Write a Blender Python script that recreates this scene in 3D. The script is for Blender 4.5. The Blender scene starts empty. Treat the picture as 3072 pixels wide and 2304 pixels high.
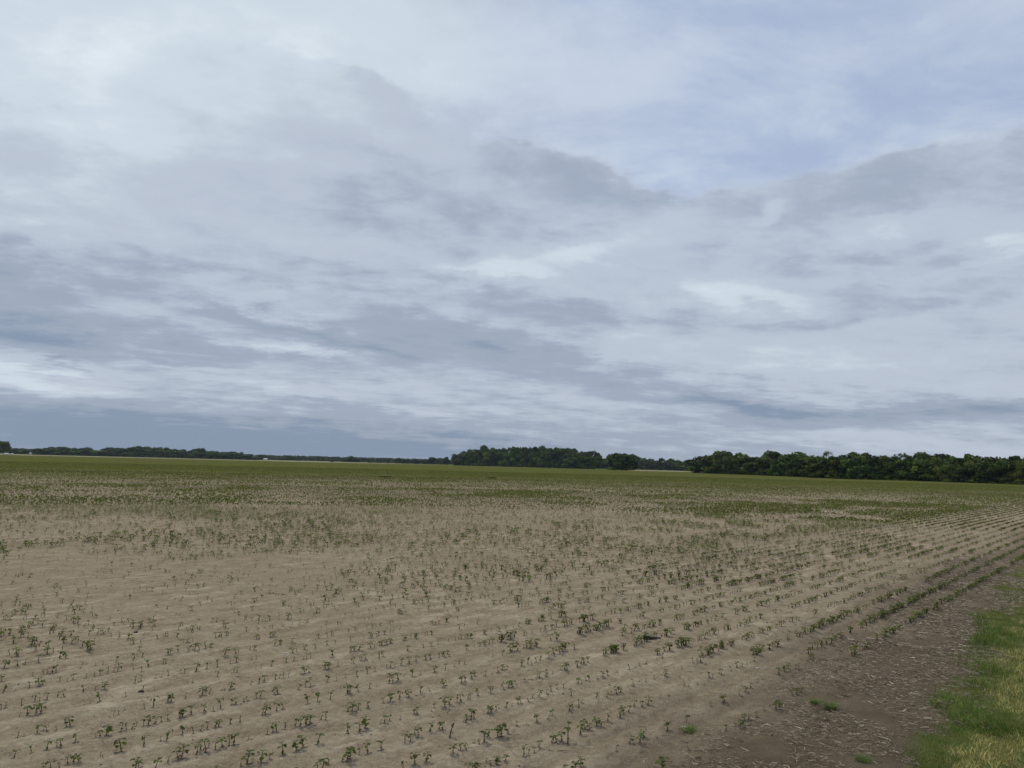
import bpy, math, random
import numpy as np
from mathutils import Matrix, Vector
random.seed(7); RS = np.random.RandomState(11)
SC = bpy.context.scene; COL = SC.collection
R = math.radians

# ------------------------------------------------------------------ camera
F = 2307.0; CX, CY = 1536.0, 1152.0; SL = 0.0245; H = 1.95
ROLL = math.atan(SL); CR, SR = math.cos(ROLL), math.sin(ROLL)
PIT = math.atan(243.0 * CR / F)
cam = bpy.data.cameras.new('camera'); co = bpy.data.objects.new('camera', cam); COL.objects.link(co)
cam.sensor_width = 36; cam.lens = 36 * F / 3072; cam.clip_start = .05; cam.clip_end = 20000
co.matrix_world = Matrix.Translation((0, 0, H)) @ Matrix.Rotation(R(90) + PIT, 4, 'X') @ Matrix.Rotation(ROLL, 4, 'Z')
SC.camera = co

def ray(px, py):
    x = px - CX; y = CY - py
    X = x * CR - y * SR; Y = x * SR + y * CR
    d = Vector((X, F * math.cos(PIT) - Y * math.sin(PIT), F * math.sin(PIT) + Y * math.cos(PIT)))
    return d.normalized()
def at(px, py):                      # photo pixel -> ground point
    d = ray(px, py); t = H / -d.z
    return d.x * t, d.y * t
def hor(px): return 1357.5 + SL * px
def at_d(px, dist):                  # photo column + distance -> ground point
    d = ray(px, hor(px) + 5); k = dist / math.hypot(d.x, d.y)
    return d.x * k, d.y * k
def topix(x, y, z=0.0):              # vectorised world -> photo pixel (for planning where things grow)
    x = np.asarray(x, float); y = np.asarray(y, float); dz = z - H
    yf = y * math.cos(PIT) + dz * math.sin(PIT)
    Y = -y * math.sin(PIT) + dz * math.cos(PIT)
    yf = np.where(yf < .1, .1, yf)
    X = x * F / yf; Y = Y * F / yf
    a = X * CR + Y * SR; b = -X * SR + Y * CR
    return CX + a, CY - b

# ------------------------------------------------------------------ numpy noise
_perm = np.random.RandomState(3).permutation(4096)
_val = np.random.RandomState(4).rand(4096)
def vnoise(x, y):
    xi = np.floor(x).astype(np.int64); yi = np.floor(y).astype(np.int64)
    fx = x - xi; fy = y - yi; fx = fx * fx * (3 - 2 * fx); fy = fy * fy * (3 - 2 * fy)
    def h(a, b): return _val[_perm[(a + _perm[b & 4095]) & 4095]]
    return (h(xi, yi) * (1 - fx) + h(xi + 1, yi) * fx) * (1 - fy) + (h(xi, yi + 1) * (1 - fx) + h(xi + 1, yi + 1) * fx) * fy
def fbm(x, y, o=4):
    s = 0; a = .5; t = 0
    for i in range(o):
        s = s + a * vnoise(x * 2**i + 17.3 * i, y * 2**i - 9.1 * i); t += a; a *= .55
    return s / t
def sstep(a, b, x):
    t = np.clip((x - a) / (b - a), 0, 1); return t * t * (3 - 2 * t)

# ------------------------------------------------------------------ rows
TH = R(50.0); RU = (math.cos(TH), math.sin(TH)); RN = (-math.sin(TH), math.cos(TH))
S0, DS = 2.60, .3835
def sco(x, y): return x * RN[0] + y * RN[1]
def tco(x, y): return x * RU[0] + y * RU[1]
def edge(y): return 1.42 + .085 * np.clip(np.asarray(y, float) - 5.4, -5, 14)     # grass verge edge in s
def ground_z(x, y):
    x = np.asarray(x, float); y = np.asarray(y, float)
    r = np.hypot(x, y); near = 1 - sstep(18, 60, r)
    s = sco(x, y); k = (s - S0) / DS
    z = (fbm(x * .9, y * .9, 3) - .5) * .014 + (fbm(x * 5, y * 5, 3) - .5) * .007
    z = z + (fbm(x * 19, y * 19, 2) - .5) * .013 + (fbm(x * 55, y * 55, 2) - .5) * .004
    hl = sstep(2.2, 2.6, s) * (1 - sstep(8.0, 8.3, s))
    z = z + .007 * np.cos(2 * math.pi * k) * hl
    fur = np.exp(-((k - np.floor(k) - .52) / .09)**2) * (1 - sstep(3.2, 3.9, s)) * sstep(1.9, 2.3, s)
    z = z - .016 * fur * (.4 + fbm(x * 2, y * 2, 2))
    g = sstep(.35, -.3, s - edge(y))
    z = z + g * .02 * fbm(x * 3, y * 3, 2)
    return z * near

# ------------------------------------------------------------------ helpers
def link(name, me, mat=None, parent=None):
    o = bpy.data.objects.new(name, me); COL.objects.link(o)
    if mat is not None and me is not None and not me.materials: me.materials.append(mat)
    if parent is not None: o.parent = parent
    return o
def tag(o, label=None, cat=None, group=None, kind=None):
    if label: o['label'] = label
    if cat: o['category'] = cat
    if group: o['group'] = group
    if kind: o['kind'] = kind
    return o
def empty(name, loc, rz=0, sc=1):
    o = bpy.data.objects.new(name, None); COL.objects.link(o); o.empty_display_size = .1
    o.location = loc; o.rotation_euler = (0, 0, rz); o.scale = (sc, sc, sc) if not isinstance(sc, tuple) else sc
    return o
def tri_mesh(name, V, T, C=None, smooth=False):
    me = bpy.data.meshes.new(name); V = np.asarray(V, np.float32); T = np.asarray(T, np.int32)
    me.vertices.add(len(V)); me.vertices.foreach_set('co', V.ravel())
    me.loops.add(T.size); me.loops.foreach_set('vertex_index', T.ravel())
    me.polygons.add(len(T)); k = T.shape[1]
    me.polygons.foreach_set('loop_start', np.arange(0, T.size, k, dtype=np.int32))
    if smooth: me.polygons.foreach_set('use_smooth', np.ones(len(T), bool))
    me.update(calc_edges=True)
    if C is not None:
        a = me.color_attributes.new('tint', 'FLOAT_COLOR', 'POINT')
        a.data.foreach_set('color', np.hstack([np.asarray(C, np.float32), np.ones((len(V), 1), np.float32)]).ravel())
    return me
def cat(parts):                       # join (V,T,C) pieces
    V = []; T = []; C = []; n = 0
    for v, t, c in parts:
        V.append(v); T.append(np.asarray(t) + n); C.append(c); n += len(v)
    return np.vstack(V), np.vstack(T), np.vstack(C)
def tube(pts, rad, seg=5, cap=True):
    pts = [Vector(p) for p in pts]; V = []; T = []
    for i, p in enumerate(pts):
        d = (pts[min(i + 1, len(pts) - 1)] - pts[max(i - 1, 0)]).normalized()
        a = d.cross(Vector((.31, .9, .2))).normalized(); b = d.cross(a)
        for k in range(seg):
            an = 2 * math.pi * k / seg; V.append(p + (a * math.cos(an) + b * math.sin(an)) * rad[i])
    for i in range(len(pts) - 1):
        for k in range(seg):
            a0 = i * seg + k; a1 = i * seg + (k + 1) % seg; b0 = a0 + seg; b1 = a1 + seg
            T += [(a0, a1, b1), (a0, b1, b0)]
    if cap:
        V.append(pts[-1]); n = len(V) - 1
        for k in range(seg): T.append(((len(pts) - 1) * seg + k, (len(pts) - 1) * seg + (k + 1) % seg, n))
    return np.array([tuple(v) for v in V]), np.array(T)
def scatter(tv, tt, tc, pos, rot, sc, tint=None, tilt=None, squash=None):
    """many copies of one template as one array"""
    n = len(pos); c, s = np.cos(rot)[:, None], np.sin(rot)[:, None]
    v = tv[None] * sc[:, None, None]
    if squash is not None: v[:, :, 2] *= squash[:, None]
    x = v[:, :, 0] * c - v[:, :, 1] * s; y = v[:, :, 0] * s + v[:, :, 1] * c; z = v[:, :, 2].copy()
    if tilt is not None:
        x = x + z * tilt[:, 0:1]; y = y + z * tilt[:, 1:2]
    V = np.stack([x + pos[:, 0:1], y + pos[:, 1:2], z + pos[:, 2:3]], 2).reshape(-1, 3)
    T = (tt[None] + (np.arange(n) * len(tv))[:, None, None]).reshape(-1, tt.shape[1])
    C = np.repeat(tc[None], n, 0)
    if tint is not None: C = C * tint[:, None, :]
    return V, T, C.reshape(-1, 3)

# ------------------------------------------------------------------ node helpers
class N:
    """tiny expression wrapper so node maths reads like maths"""
    nt = None
    def __init__(s, sock): s.s = sock
    @staticmethod
    def m(op, *a, clamp=False):
        n = N.nt.nodes.new('ShaderNodeMath'); n.operation = op; n.use_clamp = clamp
        for i, v in enumerate(a):
            if isinstance(v, N): N.nt.links.new(v.s, n.inputs[i])
            else: n.inputs[i].default_value = v
        return N(n.outputs[0])
    def __add__(a, b): return N.m('ADD', a, b)
    __radd__ = __add__
    def __sub__(a, b): return N.m('SUBTRACT', a, b)
    def __rsub__(a, b): return N.m('SUBTRACT', b, a)
    def __mul__(a, b): return N.m('MULTIPLY', a, b)
    __rmul__ = __mul__
    def __truediv__(a, b): return N.m('DIVIDE', a, b)
    def clamp(a): return N.m('ADD', a, 0.0, clamp=True)
def nsm(x, a, b, c=0.0, d=1.0):
    n = N.nt.nodes.new('ShaderNodeMapRange'); n.interpolation_type = 'SMOOTHSTEP'
    N.nt.links.new(x.s, n.inputs['Value'])
    for k, v in (('From Min', a), ('From Max', b), ('To Min', c), ('To Max', d)): n.inputs[k].default_value = v
    return N(n.outputs['Result'])
def nnoise(vec, scale, detail=4, rough=.55, dist=0.0, color=False, dim='3D'):
    n = N.nt.nodes.new('ShaderNodeTexNoise'); n.noise_dimensions = dim
    N.nt.links.new(vec, n.inputs['Vector']); n.inputs['Scale'].default_value = scale
    n.inputs['Detail'].default_value = detail; n.inputs['Roughness'].default_value = rough; n.inputs['Distortion'].default_value = dist
    return n.outputs['Color'] if color else N(n.outputs[0])
def nmix(f, a, b, mode='MIX'):
    n = N.nt.nodes.new('ShaderNodeMix'); n.data_type = 'RGBA'; n.blend_type = mode
    for i, v in ((0, f), (6, a), (7, b)):
        if isinstance(v, N): N.nt.links.new(v.s, n.inputs[i])
        elif hasattr(v, 'is_output'): N.nt.links.new(v, n.inputs[i])
        elif i == 0: n.inputs[0].default_value = v
        else: n.inputs[i].default_value = (*v, 1)
    return n.outputs[2]
def nxyz(x, y, z):
    n = N.nt.nodes.new('ShaderNodeCombineXYZ')
    for i, v in enumerate((x, y, z)):
        if isinstance(v, N): N.nt.links.new(v.s, n.inputs[i])
        else: n.inputs[i].default_value = v
    return n.outputs[0]
def new_mat(name):
    m = bpy.data.materials.new(name); m.use_nodes = True; N.nt = m.node_tree
    b = m.node_tree.nodes['Principled BSDF']; return m, b
def attr(name):
    n = N.nt.nodes.new('ShaderNodeAttribute'); n.attribute_name = name; return n
def geo_pos():
    return N.nt.nodes.new('ShaderNodeNewGeometry').outputs['Position']

# ------------------------------------------------------------------ materials
def mat_leaf(name, col, col2, trans=.25, use_tint=False, rough=.55, nscale=3.0):
    m, b = new_mat(name); nt = N.nt
    oi = nt.nodes.new('ShaderNodeObjectInfo'); tc = nt.nodes.new('ShaderNodeTexCoord')
    nz = nnoise(tc.outputs['Object'], nscale, 3)
    c = nmix(nsm(nz, .3, .7), col, col2)
    hv = nt.nodes.new('ShaderNodeHueSaturation'); nt.links.new(c, hv.inputs['Color'])
    r = N(oi.outputs['Random'])
    nt.links.new((r * .055 + .462).s, hv.inputs['Hue']); nt.links.new((N.m('FRACT', r * 7.3) * .75 + .65).s, hv.inputs['Value'])
    c = hv.outputs['Color']
    if use_tint: c = nmix(1.0, c, attr('tint').outputs['Color'], 'MULTIPLY')
    nt.links.new(c, b.inputs['Base Color']); b.inputs['Roughness'].default_value = rough
    b.inputs['Specular IOR Level'].default_value = .12
    if trans:
        t = nt.nodes.new('ShaderNodeBsdfTranslucent'); nt.links.new(c, t.inputs['Color'])
        mx = nt.nodes.new('ShaderNodeMixShader'); mx.inputs[0].default_value = trans
        nt.links.new(b.outputs[0], mx.inputs[1]); nt.links.new(t.outputs[0], mx.inputs[2])
        nt.links.new(mx.outputs[0], nt.nodes['Material Output'].inputs['Surface'])
    return m
def mat_tint(name, rough=.7, trans=.2, nscale=0):
    m, b = new_mat(name); nt = N.nt; c = attr('tint').outputs['Color']
    if nscale:
        nz = nnoise(geo_pos(), nscale, 3); c = nmix(nsm(nz, .3, .7) * .45, c, (0, 0, 0), 'MIX') if False else nmix(nsm(nz, .35, .65), c, nmix(1.0, c, (.62, .66, .6), 'MULTIPLY'))
    nt.links.new(c, b.inputs['Base Color']); b.inputs['Roughness'].default_value = rough; b.inputs['Specular IOR Level'].default_value = .08
    if trans:
        t = nt.nodes.new('ShaderNodeBsdfTranslucent'); nt.links.new(c, t.inputs['Color'])
        mx = nt.nodes.new('ShaderNodeMixShader'); mx.inputs[0].default_value = trans
        nt.links.new(b.outputs[0], mx.inputs[1]); nt.links.new(t.outputs[0], mx.inputs[2])
        nt.links.new(mx.outputs[0], nt.nodes['Material Output'].inputs['Surface'])
    return m
def mat_plain(name, col, rough=.7, nscale=20, amp=.3):
    m, b = new_mat(name); nt = N.nt; tc = nt.nodes.new('ShaderNodeTexCoord')
    c = nmix(nsm(nnoise(tc.outputs['Object'], nscale, 4), .3, .7), col, tuple(v * (1 - amp) for v in col))
    nt.links.new(c, b.inputs['Base Color']); b.inputs['Roughness'].default_value = rough
    return m
M_leaf = mat_leaf('seedling_leaf', (.045, .072, .008), (.095, .125, .014), .22, nscale=1.5)
M_wilt = mat_leaf('withered_leaf', (.085, .070, .034), (.070, .072, .028), .15, nscale=1.5)
M_stem = mat_plain('seedling_stem', (.080, .062, .042), .8, 4, .4)
M_crop = mat_tint('crop_tint', .6, .18)
M_grass = mat_tint('grass_tint', .55, .25)
M_straw = mat_tint('straw_tint', .75, .0)
M_clod = mat_tint('clod_tint', .95, .0)
M_crown = mat_leaf('tree_leaves', (.026, .052, .009), (.060, .098, .018), .10, True, .75, .35)
M_bark = mat_plain('bark', (.06, .05, .04), .9, 2, .5)

# ------------------------------------------------------------------ ground
# ---- all further seedlings: density planned from the patches seen in the photo
def inpoly(px, py, poly):
    r = np.zeros(px.shape, bool); n = len(poly); j = n - 1
    for i in range(n):
        xi, yi = poly[i]; xj, yj = poly[j]
        c = ((yi > py) != (yj > py)) & (px < (xj - xi) * (py - yi) / ((yj - yi) or 1e-9) + xi); r ^= c; j = i
    return r
def density(x, y):
    px, py = topix(x, y)
    wob = (fbm(x * .45 + 3, y * .45, 3) - .5)
    pyw = py + wob * 170 * np.clip((py - hor(px)) / 300, .1, 1.2); pxw = px + (fbm(x * .6 + 31, y * .6 + 8, 4) - .5) * 420
    D = .60 + 1.1 * (fbm(x * .22, y * .22, 4) - .30)
    G = sstep(.42, .62, fbm(x * .3 + 40, y * .3 + 7, 4))          # greener, leafier patches
    def reg_(poly, d, g=None):
        nonlocal D, G
        m = inpoly(pxw, pyw, poly); D = np.where(m, d, D)
        if g is not None: G = np.where(m, g, G)
    reg_([(-900, 1700), (0, 1690), (300, 1668), (700, 1645), (1050, 1640), (1150, 1700), (950, 1760), (860, 1800), (500, 1800), (0, 1790), (-900, 1830)], .22, 0)
    reg_([(-900, 1830), (0, 1760), (500, 1790), (850, 1790), (800, 1850), (0, 1860), (-900, 1900)], .22, .1)
    reg_([(-900, 1640), (0, 1625), (300, 1620), (600, 1600), (1050, 1565), (1050, 1625), (700, 1650), (300, 1665), (0, 1690), (-900, 1700)], .95, .65)
    reg_([(-900, 1560), (700, 1560), (700, 1600), (0, 1620), (-900, 1640)], .45, .2)
    reg_([(-900, 1520), (650, 1500), (750, 1555), (-900, 1562)], 1.1, .35)
    reg_([(1150, 1640), (1500, 1600), (1900, 1560), (2300, 1580), (2000, 1640), (1700, 1740), (1150, 1840)], .9, .4)
    reg_([(2050, 1600), (2350, 1585), (2250, 1625), (2020, 1650)], 1.25, .7)
    reg_([(1800, 1575), (2300, 1555), (2700, 1525), (2750, 1535), (2350, 1572), (1900, 1600)], .35, .2)
    reg_([(2050, 1528), (2500, 1505), (3300, 1480), (3300, 1505), (2700, 1522), (2200, 1550)], 1.3, .75)
    reg_([(2480, 1562), (2800, 1530), (3300, 1505), (3300, 1515), (2700, 1585), (2400, 1600)], 1.25, .7)
    reg_([(2250, 1495), (2700, 1478), (2950, 1484), (2700, 1500), (2300, 1510)], .35, .2)
    s = sco(x, y)
    hl = sstep(8.3, 8.0, s)
    D = D * (1 - hl) + hl * np.where(D < .3, D * 1.6, .72 + .45 * sstep(1200, 2300, px))
    far = sstep(35, 90, np.hypot(x, y)); D = D * (1 - far) + far * (.75 + .8 * (fbm(x * .08, y * .08, 4) - .3)); G = np.maximum(G, sstep(45, 130, np.hypot(x, y)) * .75)
    low = sstep(3.3, 2.5, s); G = np.maximum(G, sstep(3.9, 3.0, s) * .8)
    D = np.where((s < 3.1) & (py > 1880) & (fbm(x * .9, y * .9, 2) < .5), D * .3, D)
    D = np.where(s < 2.45, 0, D)
    return np.clip(D, 0, 2), np.clip(G, 0, 1), px, py
def ground_attrs(x, y):
    s = sco(x, y); r = np.hypot(x, y)
    n1 = fbm(x * .8, y * .8, 4) - .5; n2 = fbm(x * 3.1, y * 3.1, 4) - .5
    grass = sstep(.14, -.14, s - edge(y) + n1 * .9 + n2 * .35)
    resid = .62 * sstep(.95, -.25, s - 2.55 - .034 * y + n1 * 1.6 + n2 * .9) + .38 * sstep(.15, -.35, s - 2.30 - .028 * y + n1 * 1.0 + n2 * .6)
    rs = .18 * sstep(5, 25, r)
    px, py = topix(x, y)
    big = fbm(x * .02 + 5, y * .02, 4)
    D_, G_, _, _ = density(x, y)
    cover = np.maximum(sstep(36, 130, r + (big - .5) * 50), .55 * sstep(.35, 1.7, D_) * sstep(14, 40, r)) * sstep(7.9, 8.4, s)
    pale = sstep(760, 840, r + (big - .5) * 60) * sstep(1400, 900, px)
    pale = np.maximum(pale, sstep(540, 600, r) * (1 - sstep(880, 950, r)) * sstep(1870, 1900, px) * sstep(2090, 2060, px) * .9)
    return grass, resid, cover, pale
na, nr = 860, 560
A = np.concatenate([np.linspace(-180, -44, 60)[:-1], np.linspace(-44, 44, na), np.linspace(44, 180, 60)[1:]])
A = np.radians(90 - A)
rr = np.concatenate([[.4, 1.2, 2.2], np.geomspace(3.2, 34, nr - 130), np.geomspace(35, 5000, 130)])
AA, RR = np.meshgrid(A, rr); GX = (np.cos(AA) * RR).ravel(); GY = (np.sin(AA) * RR).ravel()
GZ = ground_z(GX, GY)
nA = len(A); nR = len(rr)
i, j = np.meshgrid(np.arange(nR - 1), np.arange(nA - 1), indexing='ij'); b0 = (i * nA + j).ravel()
Q = np.stack([b0, b0 + 1, b0 + 1 + nA, b0 + nA], 1)[:, ::-1]
me = tri_mesh('ground', np.stack([GX, GY, GZ], 1), Q, smooth=True)
ga = ground_attrs(GX, GY)
for nm, arr in zip(('grass', 'resid', 'cover', 'pale'), ga):
    a = me.attributes.new(nm, 'FLOAT', 'POINT'); a.data.foreach_set('value', arr.astype(np.float32))

def mat_ground():
    m, b = new_mat('field_soil'); nt = N.nt; P = geo_pos()
    def at_(n): return N(attr(n).outputs['Fac'])
    grass, resid, cover, pale = map(at_, ('grass', 'resid', 'cover', 'pale'))
    mp = nt.nodes.new('ShaderNodeMapping'); mp.inputs['Rotation'].default_value = (0, 0, -TH); nt.links.new(P, mp.inputs['Vector'])
    mp2 = nt.nodes.new('ShaderNodeMapping'); mp2.inputs['Scale'].default_value = (.35, 1.0, 1.0); nt.links.new(mp.outputs[0], mp2.inputs['Vector'])
    n_big = nnoise(P, .35, 5, .6); n_mid = nnoise(P, 3.0, 6, .62); n_str = nnoise(mp2.outputs[0], 9, 5, .6)
    n_fin = nnoise(P, 70, 4, .7); n_grit = nnoise(P, 260, 2, .6); n_fl = nnoise(mp2.outputs[0], 4.2, 5, .65, .4)
    soil = nmix(nsm(n_big, .35, .65), (.314, .261, .174), (.364, .304, .206))
    soil = nmix(nsm(n_mid, .3, .72) * .8, soil, (.240, .188, .120))
    soil = nmix(nsm(n_str, .42, .66) * .45, soil, (.222, .174, .114))
    crust = nsm(n_fl, .54, .62) * nsm(n_big, .34, .6) * .6
    soil = nmix(crust, soil, (.52, .435, .310))
    n_22 = nnoise(mp.outputs[0], 17, 5, .68, .3)
    soil = nmix(nsm(n_22, .50, .62) * .42, soil, (.17, .132, .092))
    soil = nmix(nsm(n_22, .46, .36) * .32, soil, (.52, .44, .325))
    soil = nmix(nsm(n_fin, .5, .66) * .45, soil, (.17, .13, .092))
    soil = nmix(nsm(n_fin, .47, .34) * .35, soil, (.55, .465, .35))
    vor = nt.nodes.new('ShaderNodeTexVoronoi'); vor.feature = 'DISTANCE_TO_EDGE'; vor.inputs['Scale'].default_value = 9
    wv = nt.nodes.new('ShaderNodeMapping'); nt.links.new(P, wv.inputs['Vector'])
    nt.links.new(nmix(.12, P, nnoise(P, 5, 3, .6, 0, True), 'ADD'), vor.inputs['Vector'])
    crack = nsm(N(vor.outputs['Distance']), .022, .0) * nsm(n_mid, .5, .68) * .55
    soil = nmix(crack, soil, (.11, .09, .07))
    soil = nmix(nsm(n_grit, .62, .75) * .35, soil, (.16, .13, .10))
    sx = nt.nodes.new('ShaderNodeSeparateXYZ'); nt.links.new(mp.outputs[0], sx.inputs[0])
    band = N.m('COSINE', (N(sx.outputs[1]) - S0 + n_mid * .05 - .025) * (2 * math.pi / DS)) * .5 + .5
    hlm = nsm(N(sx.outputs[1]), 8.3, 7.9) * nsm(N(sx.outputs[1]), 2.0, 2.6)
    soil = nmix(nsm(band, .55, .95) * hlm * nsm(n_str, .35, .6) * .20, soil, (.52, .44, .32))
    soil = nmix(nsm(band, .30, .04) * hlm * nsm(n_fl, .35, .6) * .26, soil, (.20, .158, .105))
    dark = nmix(nsm(n_mid, .3, .7), (.130, .102, .066), (.200, .160, .108))
    dark = nmix(nsm(n_fin, .5, .7) * .6, dark, (.115, .082, .054))
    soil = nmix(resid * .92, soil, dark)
    gr = nmix(nsm(n_mid, .35, .65), (.085, .115, .030), (.17, .165, .062))
    soil = nmix(grass, soil, gr)
    n_c1 = nnoise(P, .035, 5, .6); n_c2 = nnoise(P, .35, 4, .65)
    green = nmix(nsm(n_c1, .35, .65), (.066, .082, .010), (.088, .098, .014))
    green = nmix(nsm(n_c2, .35, .7) * .55, green, (.175, .160, .075))
    soil = nmix(cover * nsm(n_c1 + n_c2 * .4, .38, .62, .72, .97), soil, green)
    soil = nmix(pale, soil, nmix(nsm(n_c1, .4, .6), (.24, .23, .12), (.34, .30, .19)))
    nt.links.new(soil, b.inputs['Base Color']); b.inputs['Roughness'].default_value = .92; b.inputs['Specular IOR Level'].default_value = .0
    h = n_mid * .35 + n_22 * .5 + n_fin * .35 + n_str * .3 + n_grit * .12 - crack * .6 + crust * .12 + resid * n_fin * .8
    bp = nt.nodes.new('ShaderNodeBump'); bp.inputs['Distance'].default_value = .03; bp.inputs['Strength'].default_value = .9
    nt.links.new(h.s, bp.inputs['Height']); nt.links.new(bp.outputs[0], b.inputs['Normal'])
    return m
gnd = link('ground', me, mat_ground()); tag(gnd, 'bare tan farm soil of the flat field running to the horizon', 'ground', kind='structure')

# ------------------------------------------------------------------ seedlings
GREENS = np.array([.078, .100, .012]); WILT = np.array([.088, .070, .038]); STEMC = np.array([.085, .068, .046])
def leaf_geo(base, az, L, W, pitch, droop, fold=.25):
    """one rounded leaf blade as a small curved fan"""
    f = Vector((math.cos(az), math.sin(az), 0)); sd = Vector((-math.sin(az), math.cos(az), 0)); up = Vector((0, 0, 1))
    rows_ = [(0, .0), (.22, .78), (.5, 1.0), (.78, .72), (1.0, .0)]
    V = []; T = []; b = Vector(base)
    for t, w in rows_:
        an = pitch - droop * t
        p = b + f * (L * t * math.cos(pitch - droop * t * .5)) + up * (L * t * math.sin(pitch - droop * t * .5))
        if w == 0: V.append(p)
        else:
            k = up * (fold * W * .5 * w)
            V += [p - sd * (W * .5 * w) + k, p, p + sd * (W * .5 * w) + k]
    T = [(0, 2, 1), (0, 3, 2), (1, 2, 5), (1, 5, 4), (2, 3, 6), (2, 6, 5), (4, 5, 8), (4, 8, 7), (5, 6, 9), (5, 9, 8), (7, 8, 10), (8, 9, 10)]
    return np.array([tuple(v) for v in V]), np.array(T)
def plant_proto(kind, rng):
    """unit-height seedling: stem + list of (leaf V, T, wilted?)"""
    u = rng.uniform; lean = Vector((u(-.18, .18), u(-.18, .18), 0)); top = {'b': .80, 'l': .74, 'n': .78, 's': .72}[kind]
    pts = [(0, 0, -.05), tuple(lean * .3 + Vector((0, 0, top * .4))), tuple(lean + Vector((0, 0, top)))]
    sv, st = tube(pts, [.040, .032, .022], 5)
    leaves = []; tp = Vector(pts[2]); a0 = u(0, 6.28)
    def petiole(a, l, e, frm):
        q = Vector(frm) + Vector((math.cos(a) * l, math.sin(a) * l, e)); leaves_p.append((frm, tuple(q))); return q
    leaves_p = []
    if kind == 'b':
        for k in range(7):
            a = a0 + k * 2.4 + u(-.3, .3); z = [.45, .55, .7, .8, .9, .95, 1][k]
            q = petiole(a, u(.04, .16), u(.02, .12), (lean.x * z, lean.y * z, top * z))
            leaves.append((*leaf_geo(q, a, u(.29, .42), u(.27, .38), u(-.2, .8), u(.5, 1.5)), 0))
        for k in range(2):
            a = a0 + k * 3.1; leaves.append((*leaf_geo((0, 0, top * .3), a, u(.16, .22), .13, u(-.5, .1), .8), 1))
    elif kind == 'l':
        for k in range(4):
            a = a0 + k * 1.6 + u(-.4, .4); q = petiole(a, u(.03, .14), u(-.12, .2), tp)
            leaves.append((*leaf_geo(q, a, u(.30, .43), u(.27, .38), u(-.4, .9), u(.6, 1.6)), 0))
        for k in range(2):
            a = a0 + 1 + k * 3.1; leaves.append((*leaf_geo((lean.x * .4, lean.y * .4, top * .42), a, u(.20, .28), .17, u(-.9, -.2), .7), 1 if k else 0))
    elif kind == 'n':
        for k in range(3):
            a = a0 + k * 2.3 + u(-.4, .4); q = petiole(a, u(.03, .14), u(-.06, .16), tp)
            leaves.append((*leaf_geo(q, a, u(.26, .38), u(.20, .29), u(-.6, .6), u(.8, 1.9)), 0))
        a = a0 + 1; leaves.append((*leaf_geo((lean.x * .4, lean.y * .4, top * .42), a, u(.16, .24), .13, u(-1, -.3), .7), 1))
    else:
        for k in range(3):
            a = a0 + k * 2.2 + u(-.4, .4); zz = [1, .95, .4][k]
            leaves.append((*leaf_geo((lean.x * zz, lean.y * zz, top * zz), a, u(.20, .30), u(.11, .17), u(-.9, .4), u(.6, 1.4)), 1))
    pv, pt = [sv], [st]; n = len(sv)
    for a, b in leaves_p:
        v, t = tube([a, b], [.020, .014], 3, False); pv.append(v); pt.append(t + n); n += len(v)
    return (np.vstack(pv), np.vstack(pt)), leaves
def merged(proto, rng):
    (sv, st), lv = proto; parts = [(sv, st, np.tile(STEMC, (len(sv), 1)))]
    for v, t, w in lv:
        c = (WILT if w else GREENS) * rng.uniform(.8, 1.25); parts.append((v, t, np.tile(c, (len(v), 1))))
    return cat(parts)
rng = random.Random(5)
PROTO = {k: [plant_proto(k, rng) for _ in range(n)] for k, n in (('b', 6), ('l', 8), ('n', 8), ('s', 6))}
MERG = {k: [merged(p, rng) for p in v] for k, v in PROTO.items()}
MESHD = {}
for k, v in PROTO.items():
    MESHD[k] = []
    for (sv, st), lv in v:
        ms = tri_mesh('stem', sv, st, smooth=True); ms.materials.append(M_stem); ml = []
        for a, t, w in lv:
            q = tri_mesh('leaf', a, t, smooth=True); q.materials.append(M_wilt if w else M_leaf); ml.append(q)
        MESHD[k].append((ms, ml))

def simple_tpl(kind, rng):
    """lighter seedling for the middle distance (stem strip + kite leaves)"""
    parts = []; u = rng.uniform
    w = .034; h = .72
    for a in (0, 1.57):
        dx, dy = math.cos(a) * w, math.sin(a) * w
        parts.append((np.array([(-dx, -dy, -.05), (dx, dy, -.05), (u(-.05, .05), u(-.05, .05), h)]), np.array([(0, 1, 2)]), np.tile(STEMC, (3, 1))))
    nl = {'g': 6, 'w': 3}[kind]; a0 = u(0, 6)
    for k in range(nl):
        a = a0 + k * 2.4 + u(-.4, .4); L = u(.32, .48) if kind == 'g' else u(.24, .38); W = L * (.75 if kind == 'g' else .5)
        z = u(.55, 1.0); r0 = u(.0, .12); p = u(-.6, .8)
        f = np.array([math.cos(a), math.sin(a), 0]); s_ = np.array([-math.sin(a), math.cos(a), 0]); upv = np.array([0, 0, 1.])
        b = f * r0 + upv * z; tip = b + f * L * math.cos(p) + upv * (L * math.sin(p) - .12); mid = (b + tip) / 2 + upv * .06
        V = np.array([b, mid - s_ * W / 2, tip, mid + s_ * W / 2, mid + upv * .01])
        c = (GREENS if (kind == 'g' or k == 0) else WILT) * u(.8, 1.25)
        parts.append((V, np.array([(0, 1, 4), (1, 2, 4), (2, 3, 4), (3, 0, 4)]), np.tile(c, (5, 1))))
    return cat(parts)
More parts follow.
